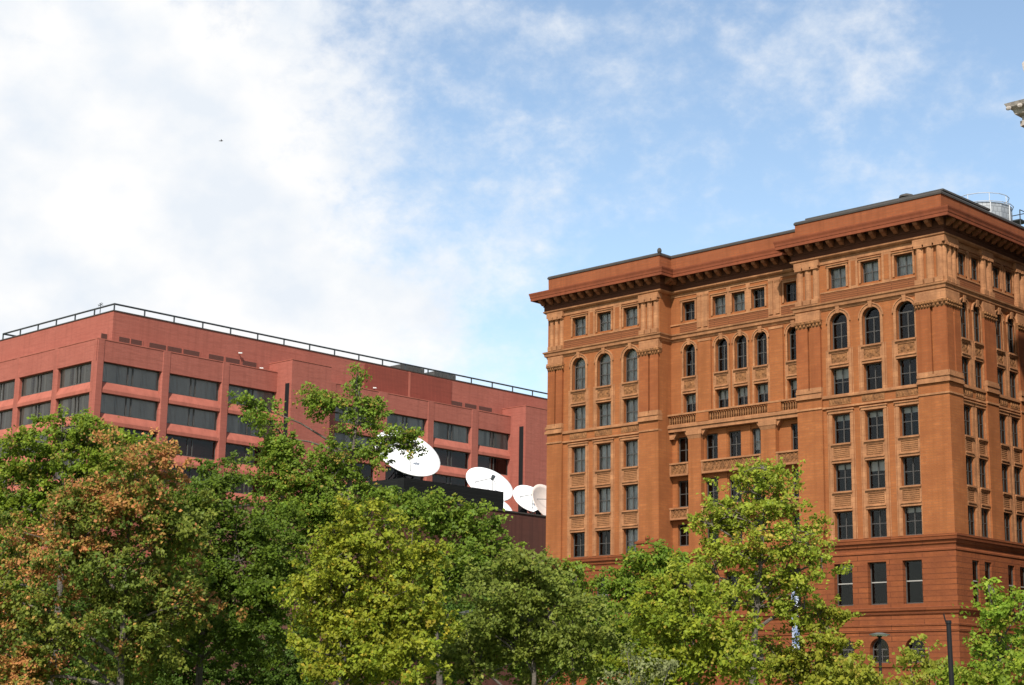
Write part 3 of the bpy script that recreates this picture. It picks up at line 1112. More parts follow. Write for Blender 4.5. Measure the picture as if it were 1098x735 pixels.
for a, b in ((-29.4, PL - 0.05), (PR + 0.05, -10.8)):
    f = MB().mat('brownstone')
    f.box(a, b, -0.50, 0.1, 12.86, 13.62)
    f.box(a - 0.1, b + 0.1, -0.58, 0.1, 13.62, 13.80)
    f.prism_x(a, b, [(-0.5, 13.80), (0.0, 14.1), (0.0, 13.80)])
    f.blob(((a + b) / 2, -0.3, 14.1), 0.22, 0.22, 0.28)
    f.build('plinth_block', BO)

# rooftop equipment of this building
def lift(mb, name, label, cat, loc, group=None):
    return tag(mb.build(name, None, loc), label, cat, group)


tw = thing('cooling_tower', 'pale grey galvanised cooling tower with a railing ring on the orange building roof', 'cooling tower', (-6.0, 17.4, 37.3))
b = MB().mat('galv')
n = 16
for i in range(n):
    t0, t1 = 2 * PI * i / n, 2 * PI * (i + 1) / n
    c0, s0, c1, s1 = math.cos(t0), math.sin(t0), math.cos(t1), math.sin(t1)
    b.face([(2.5 * c0, 2.5 * s0, 0.0), (2.5 * c1, 2.5 * s1, 0.0), (2.5 * c1, 2.5 * s1, 4.9), (2.5 * c0, 2.5 * s0, 4.9)])
    b.face([(2.5 * c0, 2.5 * s0, 4.9), (2.5 * c1, 2.5 * s1, 4.9), (1.9 * c1, 1.9 * s1, 5.1), (1.9 * c0, 1.9 * s0, 5.1)])
    b.face([(1.9 * c0, 1.9 * s0, 5.1), (1.9 * c1, 1.9 * s1, 5.1), (0, 0, 5.15)])
b.build('drum', tw, (-6.0, 17.4, 37.3))
rg = MB().mat('galvplain')
for i in range(n):
    t0, t1 = 2 * PI * i / n, 2 * PI * (i + 1) / n
    for z, r in ((4.95, 2.62), (5.75, 2.3)):
        rg.tube((r * math.cos(t0), r * math.sin(t0), z), (r * math.cos(t1), r * math.sin(t1), z), 0.035, n=5, caps=False)
    if i % 2 == 0:
        rg.tube((2.3 * math.cos(t0), 2.3 * math.sin(t0), 4.9), (2.3 * math.cos(t0), 2.3 * math.sin(t0), 5.75), 0.03, n=5)
        rg.tube((2.56 * math.cos(t0), 2.56 * math.sin(t0), 0.1), (2.56 * math.cos(t0), 2.56 * math.sin(t0), 4.9), 0.05, n=5)
rg.build('railing', tw, (-6.0, 17.4, 37.3))
pf = MB().mat('rail')
pf.box(1.4, 3.0, 1.0, 2.4, 3.7, 3.8)
for p in ((2.95, 1.05), (2.95, 2.35)):
    pf.tube((p[0], p[1], 0.0), (p[0], p[1], 4.6), 0.05, n=6)
pf.tube((2.95, 1.05, 4.6), (2.95, 2.35, 4.6), 0.04, n=6)
pf.tube((1.5, 2.35, 4.6), (2.95, 2.35, 4.6), 0.04, n=6)
pf.build('platform', tw, (-6.0, 17.4, 37.3))
v = MB().mat('black')
v.tube((0, 0, 0), (0, 0, 0.75), 0.28, n=12)
v.mat('coping')
v.tube((0, 0, 0.75), (0, 0, 0.92), 0.62, 0.55, n=14)
v.tube((0, 0, 0.92), (0, 0, 1.08), 0.55, 0.12, n=14)
lift(v, 'roof_vent', 'small dark mushroom vent poking above the orange building parapet', 'vent', (-5.4, 4.2, 39.38))


# ================================================================== the long red brick building at the left
KB = thing('brick_building', 'long modern red brick building with horizontal bands of dark windows and a roof railing', 'building', (-125, 30, GZ))
KU, KV, KN = -112.3, 0.0, -139.6          # set-back upper wall: south face, west face, north end
KS, KW = -110.5, -3.13                    # the window frame stands in front of it
KT, KP = 46.42, 42.2                      # roof edge and top of the frame
KEND = 96.0
KR = [39.62, 35.87, 32.12, 28.37, 24.62]  # window heads
KH = 2.38
t1a, t1b, TU = 23.95, 30.5, -107.5
t2a, t2b = 67.66, 76.0
KWEST = (lambda s, y, z: (s, KW + y, z), 0.0)
KSOUTH = (lambda s, y, z: (KS - y, s, z), PI / 2)
up = MB().mat('kbrick')
up.box(KN, KU, KV, KEND, 41.0, KT)
up.box(KN + 0.4, KU - 1.0, KV + 1.0, KEND - 0.4, GZ, 41.0)
up.build('upper_wall', KB)
MB().mat('coping').box(KN - 0.08, KU + 0.08, KV - 0.08, KEND, KT, KT + 0.12).build('coping', KB)
kf = MB().mat('kbrick')


def frame_run(T, bays, lo, hi, depth, dz=0.0):
    """parapet, sloped sills, columns and the recessed back wall of one stretch of the window frame"""
    mb = MB().mat('kbrick')
    mb.box(lo, hi, 0.0, depth, KR[0] - dz, KP + dz)
    mb.mat('kledge').box(lo, hi, -0.05, depth, KP + dz, KP + 0.12 + dz)
    edges = [lo] + [e for b in bays for e in b] + [hi]
    for i in range(0, len(edges), 2):
        a, b = edges[i], edges[i + 1]
        if b - a > 0.05:
            c = min(0.16, (b - a) / 4)
            mb.mat('kbrick')
            top, bot = KP + 0.06 + 2 * dz, GZ
            P = [(a, 0.95), (a, -0.02 + c), (a + c, -0.06), (b - c, -0.06), (b, -0.02 + c), (b, 0.95)]
            n = len(P)
            mb.idx([(x, y, bot) for x, y in P] + [(x, y, top) for x, y in P],
                   [tuple(range(n))[::-1], tuple(range(n, 2 * n))] + [(k, (k + 1) % n, n + (k + 1) % n, n + k) for k in range(n)])
    for a, b in bays:
        for k, z in enumerate(KR):
            zt = z - KH
            zb = KR[k + 1] if k + 1 < len(KR) else GZ
            mb.mat('kledge').prism_x(a, b, [(0.0, zb), (0.0, zb + 0.42), (0.08, zb + 0.60), (0.50, zt), (1.0, zt), (1.0, zb)])
    mb.build('window_frame_wall', KB, T[0](0, 0, 0), T[1])
    for a, b in bays:
        for k, z in enumerate(KR[:4]):
            w, h = b - a, KH
            c = (a + b) / 2
            f = MB().mat('sash')
            f.box(-w / 2, w / 2, 0, 0.1, 0, 0.09)
            f.box(-w / 2, w / 2, 0, 0.1, h - 0.12, h)
            f.box(-w / 2, -w / 2 + 0.09, 0, 0.1, 0.09, h - 0.12)
            f.box(w / 2 - 0.09, w / 2, 0, 0.1, 0.09, h - 0.12)
            for s in (-0.34, 0.34):
                f.box(s - 0.07, s + 0.07, -0.02, 0.1, 0.09, h - 0.12)
            key = ('k', round(w, 2))
            if key not in CACHE:
                g = MB().mat('kglass')
                g.face([(-w / 2, 0, 0), (w / 2, 0, 0), (w / 2, 0, h), (-w / 2, 0, h)])
                bl = MB().mat('kblind')
                n = int(w / 0.2)
                q = random.Random(int(w * 1000))
                ang = 0.0
                for i in range(n):
                    x = -w / 2 + w * (i + 0.5) / n
                    if q.random() < 0.3:
                        ang = q.uniform(-0.035, 0.035)
                    hw = q.choice([0.0985, 0.0985, 0.0985, 0.090, 0.082])
                    bl.face([(x - hw, -ang, 0.02), (x + hw, ang, 0.02), (x + hw, ang, h), (x - hw, -ang, h)])
                CACHE[key] = (f.mesh('ribbon_window'), g.mesh('pane'), bl.mesh('blind'))
            fm, gm, bm_ = CACHE[key]
            o = put('ribbon_window', fm, KB, T[0](c, 0.50, z - h), T[1])
            put('pane', gm, o, T[0](c, 0.56, z - h), T[1])
            dark = (k >= 2 and T is KSOUTH) or (c > 50 and T is KSOUTH and k >= 1)
            if not dark:
                put('blind', bm_, o, T[0](c, 0.66, z - h), T[1])


M['lampcap'] = material('dull_grey_green_cap', (0.10, 0.105, 0.09), 0.6, 0.3, vary=0.4, vscale=3)
M['kblind'] = material('grey_vertical_blind', (0.64, 0.58, 0.54), 0.9, 0.1, vary=0.2, vscale=1.5)
wb = [(-111.0 - 9.0 * i - 8.0, -111.0 - 9.0 * i) for i in range(3)][::-1]
frame_run(KWEST, wb, KN - 0.6, KS - 0.02, 3.09, -0.004)
frame_run(KSOUTH, [(-1.95, 6.15), (7.45, 15.1), (16.42, 24.0 - 0.001)], KW + 0.02, 24.0, 1.79)
frame_run(KSOUTH, [(34.0, 41.4), (43.3, 50.7), (52.1, 59.4), (61.0, 67.6)], 30.4, 67.7, 1.79)
for a, b in ((t1a, t1b), (t2a, t2b)):
    f = MB().mat('kbrick')
    f.box(KU - 1, TU, a, b, GZ, 43.55)
    f.mat('kledge').box(KU, TU + 0.05, a - 0.05, b + 0.05, 43.55, 43.65)
    f.mat('black').box(-108.75, -107.85, a - 0.012, a + 0.3, 22.0, 40.55)
    f.mat('kbrick').box(-108.95, -108.75, a - 0.06, a, 22.0, 40.75)
    f.box(-107.85, -107.70, a - 0.06, a, 22.0, 40.75)
    f.build('stair_tower', KB)
for a, b in ((-1.5, -0.7), (1.0, 2.5), (2.75, 4.25), (5.35, 7.8), (8.1, 10.15), (10.45, 12.85), (14.3, 16.6), (16.95, 19.15), (19.6, 21.85),
             (57.0, 59.3), (59.8, 62.2), (62.7, 65.4)):
    lv = MB().mat('klouver').box(KU - 0.05, KU + 0.03, a, b, 42.3, 43.38)
    lv.mat('kledge').box(KU, KU + 0.06, b, b + 0.14, 42.3, 43.45)
    lv.build('louver', KB)
pn = MB().mat('kpanel')
pn.box(KU, KU + 0.08, 40.3, 48.5, 42.3, 46.2)
pn.box(KU, KU + 0.08, 48.9, 57.0, 42.3, 46.2)
pn.mat('kledge').box(KU, KU + 0.12, 48.52, 48.88, 42.3, 46.3)
pn.build('ribbed_panel', KB)
rl = MB().mat('rail')
RZ = KT + 0.9
pts = [(KN + 0.9, KEND), (KN + 0.9, KV + 0.1), (KU - 0.1, KV + 0.1), (KU - 0.1, KEND)]
for i in range(3):
    a, b = pts[i], pts[i + 1]
    rl.tube((*a, RZ), (*b, RZ), 0.12, n=8)
    L = math.dist(a, b)
    n = round(L / 4.35)
    for k in range(n + 1):
        x, y = a[0] + (b[0] - a[0]) * k / n, a[1] + (b[1] - a[1]) * k / n
        rl.box(x - 0.07, x + 0.07, y - 0.07, y + 0.07, KT + 0.1, RZ)
rl.build('roof_railing', KB)
for p, z in (((KU, 18.9), 44.2), ((KU, 22.4), 42.75), ((KU, 42.0), 43.0)):
    f = MB().mat('galvplain')
    f.box(KU + 0.08, KU + 0.3, p[1] - 0.06, p[1] + 0.06, z - 0.05, z + 0.05)
    f.mat('lampglass')
    f.box(KU + 0.3, KU + 0.45, p[1] - 0.24, p[1] - 0.05, z - 0.10, z + 0.06)
    f.box(KU + 0.3, KU + 0.45, p[1] + 0.05, p[1] + 0.24, z - 0.06, z + 0.10)
    f.build('floodlight', KB)
for k, (a, b) in enumerate(((50.5, 55.2), (57.2, 61.6))):
    f = MB().mat('roofdeck')
    f.box(-119.5, -116.2, a, b, KT, KT + 1.8)
    f.mat('galvplain').box(-119.2, -116.5, a + 0.4, b - 0.4, KT + 1.8, KT + 1.95)
    f.mat('sash')
    for i in range(5):
        y = a + 0.3 + (b - a - 0.6) * i / 5
        f.box(-116.19, -116.14, y, y + 0.5, KT + 0.4, KT + 1.6)
    tag(f.build('air_handler'), ('grey air handling unit behind the roof railing, nearer the red corner', 'grey air handling unit behind the roof railing, nearer the orange building')[k],
        'roof unit', 'air handling units on the red brick roof')
f = MB().mat('rail')
f.tube((0, 0, 0), (0, 0, 1.5), 0.05, n=6)
f.tube((-0.5, 0, 1.2), (0.5, 0, 1.35), 0.04, n=6)
f.tube((-0.3, 0, 1.45), (0.3, 0, 1.5), 0.03, n=6)
f.tube((-0.15, -0.3, 1.25), (0.15, 0.3, 1.25), 0.03, n=6)
lift(f, 'antenna', 'small thin antenna on the roof edge near the red building corner', 'antenna', (-116.0, 0.4, KT + 0.12))

# ================================================================== the low rust-brown block and its dishes
BB = thing('low_building', 'low rust brown clad block behind the trees carrying satellite dishes on its roof', 'building', (-75, 18, GZ))
BT = 20.0
b = MB().mat('brownmetal')
b.box(-92, -60, -4.5, 46, GZ, BT - 0.14)
b.build('wall', BB)
MB().mat('coping').box(-92.1, -59.9, -4.6, 46.1, BT - 0.14, BT).build('coping', BB)
sc = MB().mat('louvblack')
sc.box(-60.55, -60.4, 1.2, 15.2, BT, 21.95)
sc.box(-75.0, -60.56, 15.05, 15.2, BT, 21.95)
sc.box(-75.0, -60.56, 1.2, 1.35, BT, 21.95)
for i in range(7):
    y = 1.4 + 13.6 * i / 6
    sc.tube((-60.7, y, BT), (-60.7, y, 21.9), 0.06, n=6)
sc.build('louver_screen', BB)


def dish(label, c, R, n, m='dish', lattice=False, face=1):
    """a satellite dish: bowl with a rolled rim, feed horn on three struts, and a pedestal on the roof"""
    n = Vector(n).normalized()
    c = Vector(c)
    t = thing('satellite_dish', label, 'satellite dish', (c.x, c.y, BT), 0.0, 'satellite dishes on the low brown roof')
    q = n.to_track_quat('Z', 'Y').to_matrix().to_4x4()
    Mx = Matrix.Translation(c) @ q
    b = MB().mat(m)
    nu, nr = 40, 7
    dep = R * 0.30

    def bowl(off):
        rings = []
        for j in range(nr + 1):
            r = R * j / nr
            z = dep * ((r / R) ** 2 - 1.0) + off
            rings.append([Mx @ Vector((r * math.cos(2 * PI * i / nu), r * math.sin(2 * PI * i / nu), z)) for i in range(nu)])
        return rings
    A, B = bowl(0.0), bowl(-0.10)
    for S in (A, B):
        for j in range(nr):
            for i in range(nu):
                k = (i + 1) % nu
                b.face([S[j][i], S[j + 1][i], S[j + 1][k], S[j][k]] if j else [S[0][0], S[1][i], S[1][k]])
    for i in range(nu):
        k = (i + 1) % nu
        b.face([A[nr][i], A[nr][k], B[nr][k], B[nr][i]])
    b.build('reflector', t, smooth=True)
    f = MB().mat('rail')
    fp = Mx @ Vector((0, 0, R * 0.30))
    for i in range(3):
        a = 2 * PI * i / 3 + 0.5
        f.tube(Mx @ Vector((R * 0.55 * math.cos(a), R * 0.55 * math.sin(a), dep * (0.3 - 1))), fp, 0.035, n=5)
    f.tube(Mx @ Vector((0, 0, R * 0.22)), Mx @ Vector((0, 0, R * 0.40)), 0.17, 0.24, 10)
    f.build('feed_horn', t)
    p = MB().mat('black')
    bk = Mx @ Vector((0, 0, -dep - 0.2))
    base = Vector((bk.x - n.x * 0.9, bk.y - n.y * 0.9, BT))
    p.tube(bk, base + Vector((0, 0, max(bk.z - BT - 0.6, 0.3))), 0.22, 0.26, 8)
    p.tube(base, base + Vector((0, 0, max(bk.z - BT - 0.4, 0.4))), 0.38, 0.26, 10)
    s = R * 0.62
    cor = [Vector((base.x + sx * s, base.y + sy * s, BT)) for sx, sy in ((-1, -1), (1, -1), (1, 1), (-1, 1))]
    for k, v in enumerate(cor):
        a = 2 * PI * k / 4 + 0.4
        hub = Mx @ Vector((R * 0.5 * math.cos(a), R * 0.5 * math.sin(a), dep * (0.25 - 1) - 0.12))
        p.tube(v, hub, 0.07, n=6)
        p.tube(v, bk, 0.06, n=6)
        if lattice:
            v2 = cor[(k + 1) % 4]
            p.tube(v, v2.lerp(hub, 0.6), 0.05, n=5)
            p.tube(v2, v.lerp(hub, 0.6), 0.05, n=5)
            p.tube(v.lerp(hub, 0.5), v2.lerp(hub, 0.5), 0.05, n=5)
    p.build('mount', t)
    return t


DN = (0.64, -0.16, 0.62)
dish('largest white satellite dish, half hidden by leafy branches', (-63.0, 3.95, 24.95), 3.55, DN, lattice=True)
dish('white satellite dish rising behind the black louvred screen', (-66.0, 18.75, 23.6), 2.75, DN)
dish('white satellite dish beside the orange building, partly behind a beige dish', (-66.0, 25.2, 22.65), 2.1, (0.72, -0.22, 0.62))
dish('aged beige satellite dish cut off by the orange building edge', (-62.6, 24.5, 21.85), 2.4, (0.85, 0.0, 0.45), m='dishtan')
dish('low white satellite dish seen just right of the black screen end', (-62.9, 16.6, 20.55), 2.0, DN)

# ================================================================== the stone tower at the right edge
ST = thing('stone_building', 'grey limestone building of which only the carved cornice corner shows', 'building', (25, 14, GZ))
w = MB().mat('limestone')
SU, SV = 9.3, -0.7
cs = [SU + 3.2 + 4.4 * i for i in range(6)]
rows = [(3.0 + 4.3 * k, 5.4 + 4.3 * k) for k in range(9)]
wall(w, SU, SU + 30, GZ, 41.3, [(c - 0.8, c + 0.8, a, b, False) for c in cs for a, b in rows], y=SV)
w.face([(SU, SV, GZ), (SU, SV + 38, GZ), (SU, SV + 38, 41.3), (SU, SV, 41.3)])
w.face([(SU + 30, SV, GZ), (SU + 30, SV + 38, GZ), (SU + 30, SV + 38, 41.3), (SU + 30, SV, 41.3)])
w.face([(SU, SV + 38, GZ), (SU + 30, SV + 38, GZ), (SU + 30, SV + 38, 41.3), (SU, SV + 38, 41.3)])
w.mat('sash')
for c in cs:
    for a, b in rows:
        w.box(c - 0.85, c + 0.85, SV + 0.35, SV + 0.42, a - 0.05, b + 0.05)
w.build('wall', ST)
c_ = MB().mat('limestone')
SOUT = [(SU, SV + 38), (SU, SV), (SU + 30, SV), (SU + 30, SV + 38)]
sweep(c_, SOUT, [(0.0, 40.6), (0.25, 40.7), (0.35, 41.2), (1.35, 41.35), (1.40, 42.1), (1.75, 42.2), (1.85, 42.5), (2.15, 42.7), (2.28, 42.98), (0.0, 43.3)])
n = 30
for i in range(n):
    x = SU - 1.3 + (32.6) * i / (n - 1)
    c_.box(x - 0.25, x + 0.25, SV - 1.38, SV, 41.36, 41.75)
for i in range(34):
    y = SV - 1.2 + 38.0 * i / 33
    c_.box(SU - 1.38, SU, y - 0.25, y + 0.25, 41.36, 41.75)
for i in range(40):
    x = SU - 2.0 + 33.6 * i / 39
    c_.blob((x, SV - 2.16, 42.62), 0.22, 0.14, 0.17, 6, 4)
c_.build('cornice', ST)
c_ = MB().mat('limestone')
c_.box(SU - 1.0, SU + 31.0, SV - 1.0, SV + 39, 43.2, 43.9)
c_.build('roof', ST)
# scroll-shaped roof ornament standing above the cornice corner
a_ = MB().mat('limestone')
P = [(0.0, 0.0), (1.1, 0.0), (1.1, 1.0), (0.75, 1.6), (0.35, 1.75), (0.2, 2.1), (0.15, 2.55), (-0.05, 2.75), (-0.2, 2.6), (-0.16, 2.2), (-0.02, 1.7), (-0.10, 1.0)]
a_.prism_y(-0.35, 0.35, P)
a_.blob((0.35, 0.0, 1.3), 0.3, 0.48, 0.35)
a_.build('roof_ornament', ST, (8.55, -2.2, 43.25))

# ================================================================== lamps, banners, bird


def street_lamp(label, x, y, ztop, r, cap, bent=False, tilt=0.0):
    t = thing('street_lamp', label, 'street lamp', (x, y, GZ), 0.0, 'lamp posts on the mall')
    p = MB().mat('black')
    p.tube((x, y, GZ), (x, y, GZ + 0.5), r * 2.1, r * 1.7, 12)
    p.tube((x, y, GZ + 0.5), (x + tilt * 0.3, y + tilt * 0.3, ztop), r * 1.15, r, 12)
    p.build('pole', t)
    x, y = x + tilt * 0.3, y + tilt * 0.3
    if cap:
        h = MB().mat('black')
        h.tube((x, y, ztop), (x, y, ztop + 0.10), r * 1.6, r * 2.2, 12)
        h.mat('lampcap')
        h.tube((x, y, ztop + 0.10), (x, y, ztop + 0.14), cap, cap, 20)
        h.tube((x, y, ztop + 0.14), (x, y, ztop + 0.20), cap * 0.9, cap * 0.3, 20)
        h.build('lamp_shade', t)
        g = MB().mat('lampglass')
        g.tube((x, y, ztop + 0.06), (x, y, ztop + 0.098), cap * 0.75, cap * 0.8, 16)
        g.build('lamp_glass', t)
    if bent:
        h = MB().mat('black')
        h.tube((x, y, ztop - 0.05), (x, y, ztop + 0.03), r * 1.3, r * 1.2, 12)
        q = [(-0.02, 0.0), (-0.07, 0.10), (-0.10, 0.20), (-0.115, 0.30)]
        for (a, b), (c, d) in zip(q, q[1:]):
            h.tube((x + a * 0.7, y + a * 0.7, ztop - 0.1 + b), (x + c * 0.7, y + c * 0.7, ztop - 0.1 + d), 0.018, n=6)
        h.build('bracket', t)
    return t


street_lamp('black lamp post with a broken bracket and no shade at its top', 39.92, -70.93, 2.33, 0.062, 0, bent=True, tilt=-0.12)
street_lamp('black lamp post with a flat disc shade among the trees', 22.33, -70.77, 2.90, 0.105, 0.35)
street_lamp('black lamp post with a flat disc shade in front of the arched windows', 22.52, -46.40, 3.20, 0.06, 0.44)
street_lamp('short dark lamp post almost hidden in the yellow green leaves', 25.34, -62.71, 1.9, 0.08, 0.10)


def banner(label, x, y, z0, z1, w):
    t = thing('banner', label, 'banner', (x, y, GZ), math.radians(44), 'tall banners in front of the orange building')
    p = MB().mat('galvplain')
    p.tube((x, y, GZ), (x, y, z1 + 0.15), 0.05, n=8)
    p.build('pole', t)
    f = MB().mat('banner')
    n = 22
    d = Vector((math.cos(math.radians(44)), math.sin(math.radians(44)), 0))
    nr = Vector((d.y, -d.x, 0))
    P = []
    for i in range(n + 1):
        z = z0 + (z1 - z0) * i / n
        o = Vector((x, y, z)) + nr * (0.08 + 0.02 * math.sin(i * 0.9))
        P.append((o - d * w / 2, o + d * w / 2))
    for i in range(n):
        a, b = P[i]
        c, e = P[i + 1]
        f.face([a, b, e, c])
        f.face([a + nr * 0.012, c + nr * 0.012, e + nr * 0.012, b + nr * 0.012])
    f.build('cloth', t)


banner('tall mottled blue and white banner beside the sparse yellow green tree', 13.87, -40.12, 2.6, 6.0, 0.36)
banner('blue and white banner glimpsed between leaves left of the sparse tree', 7.87, -44.68, 3.2, 5.6, 0.34)

b = MB().mat('beak')
b.blob((0, 0, 0), 0.32, 0.13, 0.13, 8, 5)
b.blob((0.34, 0, 0.04), 0.13, 0.09, 0.09, 6, 4)
b.tube((-0.28, 0, 0), (-0.62, 0, 0.02), 0.10, 0.05, 6)
for s in (-1, 1):
    b.idx([(0.16, s * 0.08, 0.06), (-0.14, s * 0.08, 0.06), (0.02, s * 0.55, 0.24), (0.14, s * 0.5, 0.25), (-0.12, s * 0.95, 0.12), (-0.02, s * 0.95, 0.14)],
          [(0, 1, 2, 3), (3, 2, 4, 5)])
b.v = [(x * 0.5, y * 0.45, z * 0.5) for x, y, z in b.v]
tag(b.build('bird', None, (-100.6, 6.06, 67.0), math.radians(44)), 'tiny dark bird gliding in front of the white cloud', 'bird')


# ================================================================== trees
LAT = np.array([0.7170, 0.6971, 0.0])      # horizontal direction along the row of trees
DEP = np.array([-0.6971, 0.7170, 0.0])     # and across it


def leaf_material(name, rough=0.5, trans=0.45):
    m = bpy.data.materials.new(name)
    m.use_nodes = True
    N, L = m.node_tree.nodes, m.node_tree.links
    p = N['Principled BSDF']
    p.inputs['Roughness'].default_value = rough
    p.inputs['Specular IOR Level'].default_value = 0.15
    at = N.new('ShaderNodeAttribute')
    at.attribute_name = 'leaf_colour'
    L.new(at.outputs['Color'], p.inputs['Base Color'])
    t = N.new('ShaderNodeBsdfTranslucent')
    hs = N.new('ShaderNodeHueSaturation')
    hs.inputs['Value'].default_value = 1.15
    hs.inputs['Hue'].default_value = 0.49
    L.new(at.outputs['Color'], hs.inputs['Color'])
    L.new(hs.outputs[0], t.inputs[0])
    mx = N.new('ShaderNodeMixShader')
    mx.inputs[0].default_value = trans
    L.new(p.outputs[0], mx.inputs[1])
    L.new(t.outputs[0], mx.inputs[2])
    L.new(mx.outputs[0], N['Material Output'].inputs[0])
    return m


M['leaf'] = leaf_material('leaves')
PALETTE = {
    'autumn': ((0.072, 0.112, 0.018), (0.140, 0.150, 0.022), (0.36, 0.145, 0.058), (0.27, 0.175, 0.042)),
    'leftback': ((0.090, 0.142, 0.014), (0.140, 0.175, 0.016), (0.22, 0.17, 0.03), (0.15, 0.18, 0.025)),
    'darkgreen': ((0.054, 0.092, 0.010), (0.086, 0.120, 0.012), (0.12, 0.15, 0.02), (0.11, 0.15, 0.02)),
    'tall': ((0.085, 0.140, 0.015), (0.135, 0.180, 0.020), (0.27, 0.16, 0.035), (0.19, 0.18, 0.03)),
    'yellow': ((0.125, 0.165, 0.014), (0.200, 0.200, 0.018), (0.29, 0.22, 0.026), (0.23, 0.21, 0.02)),
    'middark': ((0.075, 0.125, 0.014), (0.125, 0.165, 0.018), (0.19, 0.18, 0.02), (0.15, 0.17, 0.02)),
    'greygreen': ((0.095, 0.126, 0.020), (0.145, 0.168, 0.027), (0.17, 0.17, 0.03), (0.16, 0.18, 0.035)),
    'slim': ((0.090, 0.145, 0.015), (0.145, 0.182, 0.018), (0.20, 0.18, 0.02), (0.17, 0.18, 0.02)),
    'mid': ((0.080, 0.140, 0.014), (0.130, 0.178, 0.018), (0.18, 0.18, 0.02), (0.15, 0.18, 0.02)),
    'sparse': ((0.140, 0.188, 0.018), (0.215, 0.232, 0.026), (0.34, 0.24, 0.045), (0.27, 0.24, 0.03)),
    'low': ((0.120, 0.165, 0.014), (0.190, 0.205, 0.018), (0.25, 0.20, 0.03), (0.21, 0.20, 0.02)),
    'small': ((0.125, 0.155, 0.016), (0.200, 0.195, 0.020), (0.26, 0.19, 0.03), (0.22, 0.19, 0.025)),
    'bushright': ((0.130, 0.165, 0.018), (0.205, 0.205, 0.024), (0.23, 0.20, 0.03), (0.22, 0.20, 0.03)),
    'right': ((0.105, 0.170, 0.016), (0.165, 0.220, 0.020), (0.23, 0.22, 0.03), (0.20, 0.22, 0.025)),
    'lowright': ((0.115, 0.170, 0.016), (0.175, 0.210, 0.020), (0.22, 0.20, 0.03), (0.20, 0.21, 0.025)),
    'greyshrub': ((0.125, 0.140, 0.055), (0.175, 0.185, 0.075), (0.20, 0.18, 0.09), (0.17, 0.18, 0.09)),
    'lowmid': ((0.130, 0.155, 0.016), (0.200, 0.195, 0.020), (0.25, 0.19, 0.03), (0.22, 0.19, 0.025)),
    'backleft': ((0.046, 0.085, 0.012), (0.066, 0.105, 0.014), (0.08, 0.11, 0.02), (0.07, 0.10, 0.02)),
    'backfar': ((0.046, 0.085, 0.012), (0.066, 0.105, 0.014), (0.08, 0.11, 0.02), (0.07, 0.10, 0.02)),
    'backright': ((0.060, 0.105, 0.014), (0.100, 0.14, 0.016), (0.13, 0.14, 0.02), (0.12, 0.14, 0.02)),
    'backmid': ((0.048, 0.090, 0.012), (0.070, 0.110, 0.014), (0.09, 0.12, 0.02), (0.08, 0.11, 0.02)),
}
LABEL = {
    'autumn': ('broad leafy tree with orange and rust autumn leaves among the green', 'tree'),
    'leftback': ('green leafy tree rising behind the orange tinted one at far left', 'tree'),
    'darkgreen': ('dark green rounded tree right of the orange tinted one', 'tree'),
    'tall': ('tallest tree, loose green spires reaching over the red wall and a dish', 'tree'),
    'yellow': ('dense yellow green tree with grey trunk below the largest dish', 'tree'),
    'middark': ('deep green tree with yellowish top just below the black screen', 'tree'),
    'greygreen': ('rounded greyish green tree in front of the rust brown wall', 'tree'),
    'slim': ('slim green tree under the left corner of the orange building', 'tree'),
    'mid': ('bushy mid green tree under the left half of the orange front', 'tree'),
    'sparse': ('airy yellow green tree standing tall before the middle of the orange front', 'tree'),
    'low': ('low spreading yellow green tree left of the airy tall one', 'tree'),
    'small': ('small yellowish tree below the tall windows of the stone base', 'tree'),
    'bushright': ('little pale green bush left of the broken lamp post', 'bush'),
    'right': ('bright green young tree before the side wall at far right', 'tree'),
    'lowright': ('low green shrubbery along the bottom edge at far right', 'shrub'),
    'greyshrub': ('small greyish shrub at the bottom under the blue banner', 'shrub'),
    'lowmid': ('low yellowish shrub at the bottom under the arched windows', 'shrub'),
    'backleft': ('dark shaded tree behind the trunks at lower left', 'tree'),
    'backfar': ('dark shaded tree behind the orange tinted one at far left', 'tree'),
    'backright': ('shaded tree deep behind the greyish green and mid green ones', 'tree'),
    'backmid': ('dark shaded tree behind the yellow green and deep green ones', 'tree'),
}
DENS = {'tall': 0.90, 'sparse': 0.55, 'right': 1.0, 'greyshrub': 0.9, 'backleft': 0.8, 'backmid': 0.8}
LEAF = {'sparse': (0.08, 0.16), 'greyshrub': (0.06, 0.12)}
